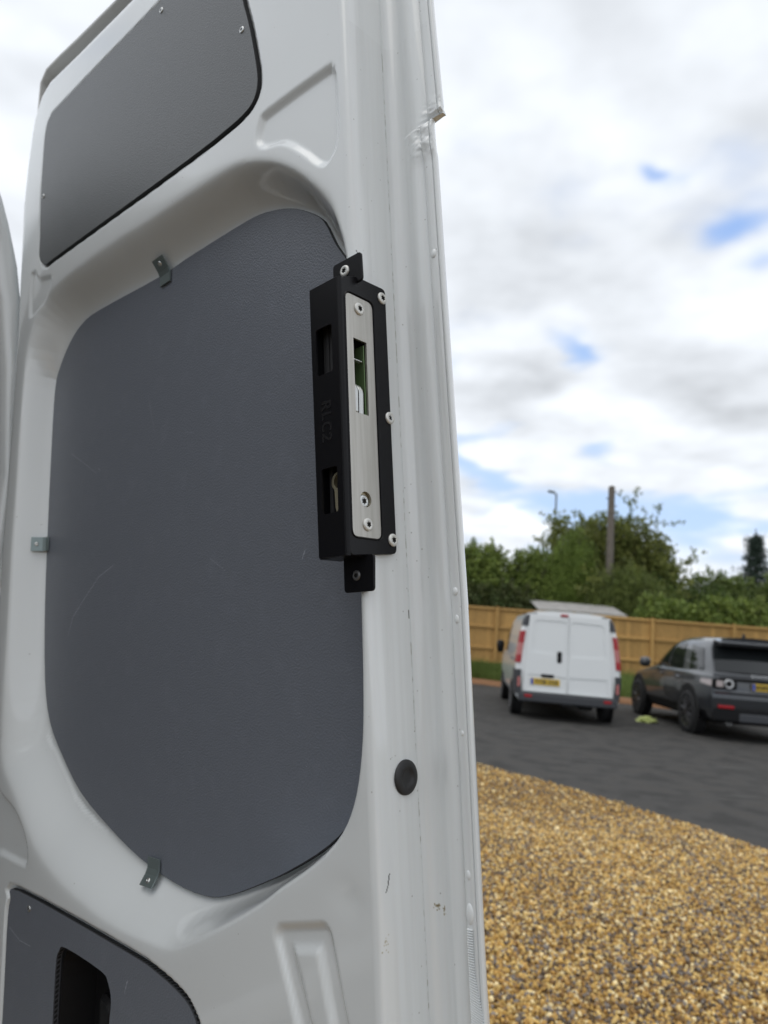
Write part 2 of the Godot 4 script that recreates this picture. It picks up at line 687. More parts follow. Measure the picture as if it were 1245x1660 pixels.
	var turf := mat(Color.WHITE, 0.95)
	turf.albedo_texture = noise_tex(512, 0.03, 5, 67, [[0.2, Color(0.035, 0.06, 0.012)], [0.8, Color(0.085, 0.13, 0.03)]])
	tri_tex(turf, 0.4, true)
	for i in edge.size() - 1:
		var rows_s := []
		var rows_b := []
		for q in 2:
			var e: Vector2 = edge[i + q]
			var fz := fence_z(e.x)
			rows_s.append([Vector3(e.x, 0.004, e.y + 0.02), Vector3(e.x, 0.09, e.y - 0.06), Vector3(e.x, 0.13, e.y - 0.75)])
			var r := [Vector3(e.x, 0.10, e.y - 0.62), Vector3(e.x, 0.17, e.y - 0.85)]
			for t in [0.35, 0.7, 1.0]:
				r.append(Vector3(e.x, lerpf(0.17, 0.52, t), lerpf(e.y - 0.85, fz + 0.06, t)))
			r.append(Vector3(e.x, 0.5, fz - 1.5))
			r.append(Vector3(e.x, 0.4, fz - 60.0))
			rows_b.append(r)
		strip.grid(rows_s, true)
		bank.grid(rows_b, true)
	structure(put("gravel_strip", strip.mesh(), red))
	structure(put("grass_bank", bank.mesh(), turf))
	var blade := MB.new()
	for k in 9:
		var a := rng.randf() * TAU
		var o := Vector3(rng.randf_range(-0.06, 0.06), 0, rng.randf_range(-0.06, 0.06))
		var hgt := rng.randf_range(0.5, 1.0)
		var s := Vector3(cos(a), 0, sin(a)) * 0.012
		var lean := Vector3(rng.randf_range(-0.4, 0.4), 1, rng.randf_range(-0.4, 0.4)) * hgt
		blade.tri(o - s, o + s, o + lean)
	var gm := MultiMesh.new()
	gm.transform_format = MultiMesh.TRANSFORM_3D
	gm.use_colors = true
	gm.mesh = blade.mesh()
	var gw := []
	for k in 26000:
		var x := rng.randf_range(-1.0, 15.0)
		var ez := edge_z(edge, x) - 0.7
		var fz := fence_z(x) + 0.05
		var t := rng.randf()
		var z := lerpf(ez, fz, t)
		var y := lerpf(0.12, 0.50, t)
		var s := rng.randf_range(0.10, 0.24) * (1.9 if rng.randf() < 0.06 else 1.0)
		gw.append(Transform3D(Basis(Vector3.UP, rng.randf() * TAU).scaled(Vector3(s * 1.5, s, s * 1.5)), Vector3(x, y, z)))
	gm.instance_count = gw.size()
	for k in gw.size():
		gm.set_instance_transform(k, gw[k])
		gm.set_instance_color(k, Color(0.11, 0.175, 0.034).lerp(Color(0.22, 0.29, 0.07), rng.randf()) * rng.randf_range(0.7, 1.1))
	var gmat := mat(Color.WHITE, 0.8)
	gmat.vertex_color_use_as_albedo = true
	scatter("grass", gm, gmat, "rough green grass growing on the bank below the wooden fence", "grass")


func scatter(called: String, mm: MultiMesh, m: Material, label: String, category: String):
	var o := MultiMeshInstance3D.new()
	o.name = called
	o.multimesh = mm
	o.material_override = m
	add_child(o, true)
	structure(o, label, category, "stuff")


func edge_z(e: Array, x: float) -> float:
	for i in e.size() - 1:
		if x >= e[i].x and x <= e[i + 1].x:
			return lerpf(e[i].y, e[i + 1].y, (x - e[i].x) / (e[i + 1].x - e[i].x))
	return e[-1].y


func fence_z(x: float) -> float:
	return -23.0 + (x - 2.0) / 9.0 * 1.5


# ---------------------------------------------------------------- fence, shed, poles

func make_fence():
	var wood := []
	for k in 4:
		var m := mat(Color.WHITE, 0.8)
		var c: Color = Color(0.44, 0.262, 0.085) * [1.0, 0.9, 1.12, 0.97][k]
		m.albedo_texture = noise_tex(256, 0.03, 4, 80 + k, [[0.1, c * 0.72], [0.5, c], [0.9, c * 1.15]])
		m.uv1_triplanar = true
		m.uv1_scale = Vector3(4.0, 0.5, 4.0)
		wood.append(m)
	var t := thing("wooden_fence", Transform3D(Basis.IDENTITY, Vector3(2.0, 0.5, -23.0)), "long golden wooden close board fence behind the parked vehicles", "fence")
	var dir := Vector3(9.0, 0, 1.5).normalized()
	var nrm := Vector3(-dir.z, 0, dir.x)   # towards the yard
	var bas := Basis(dir, Vector3.UP, nrm)
	var post := MB.new()
	post.box(Vector3(0, 0.86, 0), Vector3(0.10, 2.02, 0.10), 0.006)
	var pm := post.mesh()
	var rail := MB.new()
	rail.box(Vector3(0, 0, 0), Vector3(2.2, 0.085, 0.06), 0.012)
	var rm := rail.mesh()
	var gravel_board := MB.new()
	gravel_board.box(Vector3(0, 0, 0), Vector3(2.2, 0.16, 0.025), 0.004)
	var gm := gravel_board.mesh()
	var boards := []
	for k in 3:
		var bb := MB.new()
		bb.box(Vector3(0, 0.93, 0), Vector3(0.118, 1.76, 0.012 + 0.003 * k), 0.003, Basis(Vector3.UP, 0.06))
		boards.append(bb.mesh())
	for k in range(-6, 7):
		var s0 := (3.84 - 2.0) / dir.x + 2.345 * (k - 0)
		put("post", pm, wood[(k + 8) % 4], t, Transform3D(bas, dir * s0 + nrm * 0.0))
		var mid := dir * (s0 + 1.1725)
		for y in [0.56, 1.22, 1.80]:
			put("rail", rm, wood[(k + 9) % 4], t, Transform3D(bas, mid + Vector3(0, y, 0) - nrm * 0.01))
		put("gravel_board", gm, wood[(k + 10) % 4], t, Transform3D(bas, mid + Vector3(0, 0.06, 0) - nrm * 0.012))
		for j in 21:
			put("board", boards[rng.randi() % 3], wood[rng.randi() % 4], t, Transform3D(bas, dir * (s0 + 0.02 + (j + 0.5) * 0.1125) - nrm * 0.052 + Vector3(0, rng.randf_range(-0.008, 0.008), 0)))


func make_shed():
	var t := thing("shed", Transform3D(Basis(Vector3.UP, -0.08), Vector3(7.0, 0.5, -24.5)), "low shed with a pale grey corrugated roof behind the fence", "shed")
	var grey := mat(Color.WHITE, 0.85)
	grey.albedo_texture = noise_tex(256, 0.02, 4, 91, [[0.2, Color(0.30, 0.29, 0.28)], [0.8, Color(0.46, 0.445, 0.42)]])
	tri_tex(grey, 0.4)
	var wall := mat(Color(0.10, 0.08, 0.06), 0.9)
	var w := MB.new()
	w.box(Vector3(0, 0.93, -1.4), Vector3(2.8, 1.85, 2.6), 0.01)
	put("wall", w.mesh(), wall, t)
	var roof := MB.new(true)
	var rows := []
	for i in 2:
		var r := []
		for j in 141:
			var x := -1.5 + 3.0 * j / 140.0
			r.append(Vector3(x, (1.97 if i == 0 else 2.36) + 0.02 * sin(j * TAU / 5.0), 0.22 if i == 0 else -2.0))
		rows.append(r)
	roof.grid(rows)
	put("roof", roof.mesh(), grey, t)
	var f := MB.new()
	f.box(Vector3(0, 1.90, 0.2), Vector3(3.0, 0.10, 0.025), 0.004)
	put("fascia", f.mesh(), mat(Color(0.5, 0.48, 0.44), 0.7), t)


func make_poles():
	var t := thing("telegraph_pole", Transform3D(Basis.IDENTITY, Vector3(8.9, 0.45, -27.5)), "grey weathered wooden telegraph pole rising in front of the tall tree", "pole")
	var wood := mat(Color.WHITE, 0.9)
	wood.albedo_texture = noise_tex(256, 0.05, 4, 95, [[0.2, Color(0.11, 0.095, 0.08)], [0.8, Color(0.22, 0.195, 0.165)]])
	wood.uv1_triplanar = true
	wood.uv1_scale = Vector3(4, 0.3, 4)
	var b := MB.new(true)
	b.lathe([Vector2(0.165, 0), Vector2(0.15, 3.0), Vector2(0.125, 7.15)], 14)
	b.soft(false)
	b.lathe([Vector2(0.125, 7.15), Vector2(0.0, 7.22)], 14)
	put("shaft", b.mesh(), wood, t)
	for k in 9:
		var s := MB.new()
		s.box(Vector3(0.16 * (1 if k % 2 == 0 else -1) * 1.0 if k < 2 else 0.17, 6.95 - 0.28 * k, 0.02), Vector3(0.13, 0.035, 0.035), 0.008)
		put("step_iron", s.mesh(), M.plastic, t)
	var l := thing("street_lamp", Transform3D(Basis(Vector3.UP, 0.2), Vector3(11.0, 0.0, -45.0)), "slim grey street lamp standing beyond the hedge left of the pole", "street lamp")
	var metal := mat(Color(0.16, 0.17, 0.18), 0.5, 0.4)
	var c := MB.new(true)
	c.lathe([Vector2(0.11, 0), Vector2(0.10, 2.0), Vector2(0.075, 2.1), Vector2(0.06, 10.75)], 10)
	put("column", c.mesh(), metal, l)
	var a := MB.new(true)
	a.tube([Vector3(0, 10.6, 0), Vector3(-0.12, 10.78, 0), Vector3(-0.22, 10.83, 0)], [0.045, 0.04, 0.035], 8)
	put("arm", a.mesh(), metal, l)
	var h := MB.new()
	h.box(Vector3(-0.36, 10.83, 0), Vector3(0.46, 0.14, 0.24), 0.05, Basis(Vector3.BACK, -0.08))
	put("lantern", h.mesh(), metal, l)


# ---------------------------------------------------------------- trees, hedges

func leaf_clump(n: int, leaf: float, narrow: float) -> ArrayMesh:
	var b := MB.new()
	for k in n:
		var c := Vector3(rng.randfn(), rng.randfn(), rng.randfn()).normalized() * pow(rng.randf(), 0.6)
		var d := Vector3(rng.randfn(), rng.randfn() * 0.6 + 0.2, rng.randfn()).normalized()
		var s := d.cross(Vector3(rng.randfn(), rng.randfn(), rng.randfn())).normalized()
		var u := d.cross(s) * 0.12
		var l := leaf * rng.randf_range(0.7, 1.2)
		b.tri(c, c + d * l * 0.5 + s * l * narrow + u * l, c + d * l)
		b.tri(c, c + d * l, c + d * l * 0.5 - s * l * narrow + u * l)
	return b.mesh()


func foliage(called: String, parent: Node3D, clump: Mesh, spots: Array, size: Vector2, lo: Color, hi: Color):
	# leaf clumps at the given spots
	var mm := MultiMesh.new()
	mm.transform_format = MultiMesh.TRANSFORM_3D
	mm.use_colors = true
	mm.mesh = clump
	mm.instance_count = spots.size()
	for k in spots.size():
		var s := rng.randf_range(size.x, size.y)
		mm.set_instance_transform(k, Transform3D(Basis.from_euler(Vector3(rng.randf() * TAU, rng.randf() * TAU, rng.randf() * TAU)).scaled(Vector3(s, s, s)), spots[k]))
		mm.set_instance_color(k, lo.lerp(hi, rng.randf()) * rng.randf_range(1.0, 1.45))
	var o := MultiMeshInstance3D.new()
	o.name = called
	o.multimesh = mm
	o.material_override = M.leaf
	o.set_meta("kind", "stuff")
	parent.add_child(o, true)


func lobed(lobes: Array, n: int, shell := 0.5) -> Array:
	# spots spread through a handful of ellipsoids [x, y, z, rx, ry, rz]
	var out := []
	var total := 0.0
	for l in lobes:
		total += l[3] * l[4] * l[5]
	for l in lobes:
		var m := int(n * l[3] * l[4] * l[5] / total)
		for k in m:
			var d := Vector3(rng.randfn(), rng.randfn(), rng.randfn()).normalized() * pow(rng.randf(), shell)
			d *= 1.0 + 0.12 * sin(d.x * 9.0 + l[0] * 3.0) * sin(d.y * 8.0 + l[1]) + 0.10 * rng.randfn() * 0.6
			var q := Vector3(l[0] + d.x * l[3], l[1] + d.y * l[4], l[2] + d.z * l[5])
			if q.y > 0.05:
				out.append(q)
	return out


func bush(at: Vector3, lobes: Array, n: int, size: Vector2, lo: Color, hi: Color, clump: Mesh, shoots: int, label: String, group: String, called := "hedge_bush"):
	var t := thing(called, Transform3D(Basis.IDENTITY, at), label, "hedge" if called == "hedge_bush" else "shrub", group)
	var stems := MB.new(true)
	var spots := lobed(lobes, int(n * 1.9))
	var tw := MB.new(true)
	for k in 7:
		var l: Array = lobes[k % lobes.size()]
		var a := Vector3(rng.randf_range(-0.4, 0.4), 0, rng.randf_range(-0.2, 0.2))
		var e := Vector3(l[0] + rng.randf_range(-0.5, 0.5) * l[3], l[1] + 0.5 * l[4], l[2] + rng.randf_range(-0.5, 0.5) * l[5])
		stems.tube([a, a.lerp(e, 0.5) + Vector3(rng.randf_range(-0.15, 0.15), 0.2, 0), e], [0.06, 0.04, 0.012], 6)
	for k in shoots:
		# upright shoots that break the outline
		var l: Array = lobes[rng.randi() % lobes.size()]
		var x: float = l[0] + rng.randf_range(-0.9, 0.9) * l[3]
		var top: float = l[1] + l[4] * sqrt(maxf(0.05, 1.0 - pow((x - l[0]) / l[3], 2.0)))
		var z: float = l[2] + rng.randf_range(-0.5, 0.5) * l[5]
		var hgt := rng.randf_range(0.15, 0.5)
		var lean := rng.randf_range(-0.12, 0.12)
		stems.tube([Vector3(x, top - 0.5, z), Vector3(x + lean * 0.5, top, z), Vector3(x + lean, top + hgt, z)], [0.012, 0.009, 0.004], 4)
		for j in 4:
			spots.append(Vector3(x + lean * j / 4.0 + rng.randf_range(-0.06, 0.06), top - 0.15 + (hgt + 0.1) * j / 4.0, z + rng.randf_range(-0.06, 0.06)))
	put("stem", stems.mesh(), M.bark, t)
	foliage("crown", t, clump, spots, size, lo, hi)


func grow(b: MB, from: Vector3, dir: Vector3, length: float, r: float, depth: int, tips: Array, bend: float):
	var p := [from]
	var rr := [r]
	var d := dir
	for k in 4:
		d = (d + Vector3(rng.randfn(), rng.randfn() * 0.7 + 0.12, rng.randfn()) * bend).normalized()
		p.append(p[-1] + d * length / 4.0)
		rr.append(lerpf(r, r * 0.45, (k + 1) / 4.0))
	b.tube(p, rr, 7 if r > 0.05 else (5 if r > 0.02 else 3))
	if depth <= 1:
		for k in range(1, 5):
			tips.append(p[k])
	if depth > 0:
		var n := 4 if depth > 2 else 3
		for k in n + 1:
			var i := 4 if k == n else 1 + (k % 3) + (1 if k > 1 else 0)
			i = mini(i, 4)
			var side := d.cross(Vector3(rng.randfn(), rng.randfn(), rng.randfn())).normalized()
			var nd := (d * (0.55 if k < n else 1.3) + side * rng.randf_range(0.6, 1.0)).normalized()
			grow(b, p[i], nd, length * rng.randf_range(0.6, 0.8), rr[i] * 0.72, depth - 1, tips, bend)


func make_plants():
	rng.seed = 2024
	M.leaf = mat(Color.WHITE, 0.6)
	M.leaf.vertex_color_use_as_albedo = true
	M.leaf.backlight_enabled = true
	M.leaf.backlight = Color(0.5, 0.58, 0.26)
	M.bark = mat(Color.WHITE, 0.9)
	M.bark.albedo_texture = noise_tex(256, 0.04, 4, 97, [[0.2, Color(0.045, 0.036, 0.026)], [0.8, Color(0.12, 0.10, 0.075)]])
	tri_tex(M.bark, 1.5)
	var small := leaf_clump(12, 0.62, 0.30)
	var fine := leaf_clump(14, 0.55, 0.16)
	var needle := leaf_clump(16, 0.9, 0.06)
	var mid := Color(0.095, 0.140, 0.026)
	var lit := Color(0.20, 0.25, 0.052)
	var deep := Color(0.045, 0.070, 0.016)
	var olive := Color(0.085, 0.095, 0.030)
	var row := "hedge bushes in the row behind the wooden fence"
	var S := Vector2(0.11, 0.21)
	# the row behind the fence, left to right
	bush(Vector3(2.4, 0.1, -28.5), [[0, 2.2, 0, 1.5, 2.3, 1.2], [0.5, 3.4, 0.2, 1.0, 1.25, 1.0]], 2600, S, mid, lit, small, 30, "dark green hedge bush at the open door's edge, leftmost of the row", row)
	bush(Vector3(4.2, 0.1, -28.0), [[0, 2.3, 0, 1.25, 2.4, 1.2], [-0.3, 3.3, 0.2, 1.0, 1.5, 0.9]], 2600, S, mid, lit, small, 40, "tall green hedge bush behind the left end of the shed", row)
	bush(Vector3(5.9, 0.1, -28.3), [[0, 2.2, 0, 1.3, 2.4, 1.2], [0.3, 3.3, 0, 0.95, 1.4, 0.9]], 2600, S, mid, lit, small, 40, "green hedge bush standing below the street lamp, behind the shed", row)
	bush(Vector3(7.5, 0.15, -28.0), [[0, 2.6, 0, 1.1, 2.6, 1.1], [0.2, 4.0, 0, 0.85, 1.55, 0.85], [-0.5, 3.2, 0.3, 0.9, 1.5, 0.8]], 2900, S, Color(0.10, 0.15, 0.024), Color(0.19, 0.25, 0.05), fine, 40, "bright willowy bush just left of the telegraph pole", row)
	bush(Vector3(4.6, 0.4, -26.8), [[-1.6, 1.6, 0, 1.3, 1.5, 0.8], [0.2, 1.5, 0, 1.5, 1.5, 0.8]], 2400, S, deep, olive, small, 8, "low dark bramble thicket between the hedge and the fence", row)
	bush(Vector3(9.6, 0.4, -26.9), [[-0.8, 2.1, 0, 1.2, 1.6, 0.9], [0.7, 2.0, 0.2, 1.3, 1.5, 0.9], [0.0, 3.0, -0.2, 0.9, 1.1, 0.8]], 3000, S, Color(0.075, 0.105, 0.024), Color(0.165, 0.195, 0.045), fine, 24, "sprawling olive shrub growing round the foot of the telegraph pole", row)
	bush(Vector3(11.2, 0.4, -24.6), [[-1.0, 1.4, 0, 1.3, 1.35, 0.9], [0.7, 1.55, 0, 1.3, 1.4, 0.9], [-1.5, 2.0, 0, 0.9, 0.7, 0.7]], 3200, S, mid, lit, small, 20, "broad light green hedge bush overhanging the fence right of the shed", row)
	bush(Vector3(13.6, 0.4, -24.6), [[-0.6, 1.5, 0, 1.2, 1.35, 0.9], [0.9, 1.6, 0, 1.2, 1.5, 0.9]], 2600, S, Color(0.10, 0.145, 0.026), Color(0.20, 0.24, 0.055), small, 20, "yellow green hedge bush above the dark car, rightmost of the row", row)
	bush(Vector3(11.9, 0.4, -28.6), [[-0.8, 2.0, 0, 1.5, 1.9, 1.0], [1.2, 1.9, 0, 1.5, 1.7, 1.0]], 2800, S, deep, mid, small, 16, "dark hedge bush under the right side of the tall tree", row)
	bush(Vector3(15.6, 0.4, -33.0), [[0, 2.6, 0, 1.5, 2.2, 1.3], [0.9, 3.3, 0, 1.1, 1.3, 1.0]], 2400, Vector2(0.13, 0.24), Color(0.08, 0.115, 0.028), Color(0.15, 0.19, 0.05), small, 14, "rounded green tree top beyond the hedge, left of the conifer", row, "round_shrub")
	bush(Vector3(18.6, 0.4, -32.0), [[0, 2.6, 0, 1.6, 2.5, 1.3]], 1800, Vector2(0.13, 0.24), Color(0.095, 0.135, 0.028), Color(0.18, 0.22, 0.058), small, 14, "yellow green shrub at the right edge in front of the conifer", row, "round_shrub")
	# the tall, loose tree
	var t := thing("broadleaf_tree", Transform3D(Basis.IDENTITY, Vector3(9.4, 0.4, -30.0)), "tall loose tree in young leaf behind the telegraph pole", "tree")
	var wood := MB.new(true)
	wood.tube([Vector3(0, 0, 0), Vector3(0.05, 1.2, 0), Vector3(0, 2.3, 0)], [0.24, 0.19, 0.16], 9)
	var tips := []
	for k in 15:
		var a := k * 2.4
		grow(wood, Vector3(0, 1.3 + 0.10 * k, 0), Vector3(cos(a) * 1.05, 0.38 + 0.30 * (k % 4), sin(a) * 0.8).normalized(), 2.02, 0.085, 3, tips, 0.17)
	put("trunk", wood.mesh(), M.bark, t)
	var leaves := []
	for q in tips:
		if rng.randf() < 0.9:
			leaves.append(q + Vector3(rng.randfn(), rng.randfn(), rng.randfn()) * 0.08)
			leaves.append(q + Vector3(rng.randfn(), rng.randfn(), rng.randfn()) * 0.14)
			leaves.append(q + Vector3(rng.randfn(), rng.randfn(), rng.randfn()) * 0.18)
	for q in lobed([[0.9, 5.0, 0.0, 2.1, 1.45, 1.4], [0.2, 5.6, 0.0, 1.4, 1.05, 1.0], [2.0, 4.4, 0.2, 1.2, 0.9, 1.0]], 3000, 0.5):
		leaves.append(q)
	foliage("crown", t, small, leaves, Vector2(0.10, 0.19), Color(0.10, 0.125, 0.026), Color(0.20, 0.21, 0.052))
	# the conifer at the right edge
	var c := thing("conifer", Transform3D(Basis.IDENTITY, Vector3(23.9, -0.2, -45.0)), "dark blue green conifer at the right edge of the picture", "tree")
	var cw := MB.new(true)
	cw.lathe([Vector2(0.25, 0), Vector2(0.16, 4.0), Vector2(0.03, 9.7)], 9)
	var cs := []
	for k in 90:
		var y := 1.6 + 7.7 * k / 90.0
		var a := k * 2.4
		var l := lerpf(3.1, 0.15, k / 90.0) * rng.randf_range(0.7, 1.1)
		var e := Vector3(cos(a) * l, y - 0.15 * l, sin(a) * l)
		cw.tube([Vector3(0, y, 0), Vector3(cos(a) * l * 0.5, y + 0.02, sin(a) * l * 0.5), e], [0.035, 0.02, 0.008], 4)
		for j in 17:
			var f := 0.25 + 0.75 * rng.randf()
			cs.append(Vector3(0, y, 0).lerp(e, f) + Vector3(rng.randfn() * 0.14, -0.10 * rng.randf() - 0.05, rng.randfn() * 0.14))
	put("trunk", cw.mesh(), M.bark, c)
	foliage("crown", c, needle, cs, Vector2(0.16, 0.27), Color(0.024, 0.042, 0.032), Color(0.046, 0.070, 0.054))


func make_litter():
	var b := MB.new()
	var rows := []
	for i in 9:
		var r := []
		for j in 13:
			var a := TAU * j / 12.0
			var q := float(i) / 8.0
			var n := sin(j * 2.7 + i * 1.3) * 0.3 + sin(j * 5.1 - i * 2.2) * 0.2
			if j == 12:
				a = 0.0
				n = sin(i * 1.3) * 0.3 + sin(-i * 2.2) * 0.2
			var rad := 0.17 * sin(q * PI * 0.5 + 0.02) * (1.0 + 0.5 * n)
			r.append(Vector3(cos(a) * rad * 1.3, 0.012 + (0.10 * (1.0 - q) + 0.06 * n * sin(q * PI)) + 0.01 * (1.0 - q), sin(a) * rad))
		rows.append(r)
	b.grid(rows, true)
	var m := mat(Color(0.50, 0.56, 0.20), 0.5)
	var o := put("crumpled_bag", b.mesh(), m, null, Transform3D(Basis(Vector3.UP, 0.4), Vector3(5.62, 0.0, -14.75)))
	tag(o, "crumpled pale yellow green bag lying on the tarmac beside the dark car", "litter")


# ---------------------------------------------------------------- vehicles
# x to the right, y up, z backwards; the rear end at z = 0

class Shell3:
	# a car body: half outline points (x, y) from the sill up to the middle of the roof, each running from zr to zf
	var o := []      # [x, y, rear z, front z]
	var rear_round := 0.05
	var front_round := 0.35

	func at(u: float, t: float, side: float, off := 0.0) -> Vector3:
		# u along the outline (0 .. o.size() - 1), t from the rear (0) to the front (1)
		var i := clampi(int(u), 0, o.size() - 2)
		var f := u - i
		var a: Array = o[i]
		var b: Array = o[i + 1]
		var x := lerpf(a[0], b[0], f)
		var y := lerpf(a[1], b[1], f)
		var z := lerpf(lerpf(a[2], b[2], f), lerpf(a[3], b[3], f), t)
		var back := -(z - lerpf(a[2], b[2], f))
		var fore := z - lerpf(a[3], b[3], f)
		var k := 1.0
		if back < rear_round:
			k -= 0.04 * pow(1.0 - back / rear_round, 2.0)
		if fore < front_round:
			k -= 0.22 * pow(1.0 - fore / front_round, 2.2)
		return Vector3(side * (x * k + off), y, z)

	func u_at(y: float) -> float:
		for i in o.size() - 1:
			if y >= o[i][1] and y <= o[i + 1][1] and o[i + 1][1] > o[i][1]:
				return i + (y - o[i][1]) / (o[i + 1][1] - o[i][1])
		return o.size() - 1

	func t_at(u: float, z: float) -> float:
		var i := clampi(int(u), 0, o.size() - 2)
		var f := u - i
		var zr := lerpf(o[i][2], o[i + 1][2], f)
		var zf := lerpf(o[i][3], o[i + 1][3], f)
		return clampf((z - zr) / (zf - zr), 0.0, 1.0)

	func body(b: MB, ts: Array):
		var n := o.size()
		for side in [-1.0, 1.0]:
			var rows := []
			for t in ts:
				var r := []
				for j in range(0, (n - 1) * 3 + 1):
					r.append(at(j / 3.0, t, side))
				rows.append(r)
			b.grid(rows, side < 0)
		b.soft(false)
		for t in [0.0, 1.0]:
			for j in range(0, (n - 1) * 3):
				var a := at(j / 3.0, t, -1)
				var c := at(j / 3.0, t, 1)
				var d := at((j + 1) / 3.0, t, 1)
				var e := at((j + 1) / 3.0, t, -1)
				if t == 0.0:
					b.quad(a, c, d, e)
				else:
					b.quad(e, d, c, a)

	func patch(b: MB, side: float, corners: Array, off := 0.006, n := 6):
		# a pane on the side: corners [z, y] rear bottom, front bottom, front top, rear top
		var rows := []
		for i in n + 1:
			var r := []
			for j in n + 1:
				var f := float(j) / n
				var g := float(i) / n
				var z := lerpf(lerpf(corners[0][0], corners[1][0], f), lerpf(corners[3][0], corners[2][0], f), g)
				var y := lerpf(lerpf(corners[0][1], corners[1][1], f), lerpf(corners[3][1], corners[2][1], f), g)
				var u := u_at(y)
				r.append(at(u, t_at(u, z), side, off))
			rows.append(r)
		b.grid(rows, side < 0)


func wheel(parent: Node3D, at: Vector3, side: float, r: float, w: float, rim_mat: Material, spokes: int):
	var t := Transform3D(Basis(Vector3.BACK, -side * PI / 2), at)
	var root := Node3D.new()
	root.name = numbered("wheel", parent)
	root.transform = t
	parent.add_child(root, true)
	var b := MB.new(true)
	b.lathe([Vector2(r * 0.62, -w * 0.5), Vector2(r * 0.93, -w * 0.5), Vector2(r, -w * 0.36), Vector2(r, w * 0.36), Vector2(r * 0.95, w * 0.48), Vector2(r * 0.72, w * 0.5), Vector2(r * 0.66, w * 0.42)], 32)
	put("tyre", b.mesh(), M.tyre, root)
	var d := MB.new()
	d.lathe([Vector2(r * 0.68, -w * 0.4), Vector2(r * 0.68, w * 0.49), Vector2(r * 0.62, w * 0.49), Vector2(r * 0.60, w * 0.18), Vector2(0, w * 0.16)], 32)
	for k in spokes:
		var a := TAU * k / spokes
		d.box(Vector3(cos(a) * r * 0.34, w * 0.42, -sin(a) * r * 0.34), Vector3(r * 0.60, w * 0.16, r * 0.13), 0.008, Basis(Vector3.UP, a))
	d.lathe([Vector2(r * 0.16, w * 0.2), Vector2(r * 0.15, w * 0.5), Vector2(0, w * 0.52)], 16)
	put("rim", d.mesh(), rim_mat, root)


func plate_sign(parent: Node3D, at: Transform3D, w: float, h: float, s: String, shift := 0.0):
	var b := MB.new()
	b.box(Vector3(0, 0, 0), Vector3(w, h, 0.012), 0.002)
	var root := put("number_plate", b.mesh(), M.plate, parent, at)
	var k := MB.new()
	k.box(Vector3(-w * 0.5 + 0.026, 0, 0.0065), Vector3(0.046, h - 0.006, 0.003))
	put("blue_band", k.mesh(), M.blue, root)
	put("lettering", text_mesh(s, h * 0.66, 0.004), M.letter, root, Transform3D(Basis.IDENTITY.scaled(Vector3(0.86, 1, 1)), Vector3(0.025 + shift, 0, 0.008)))


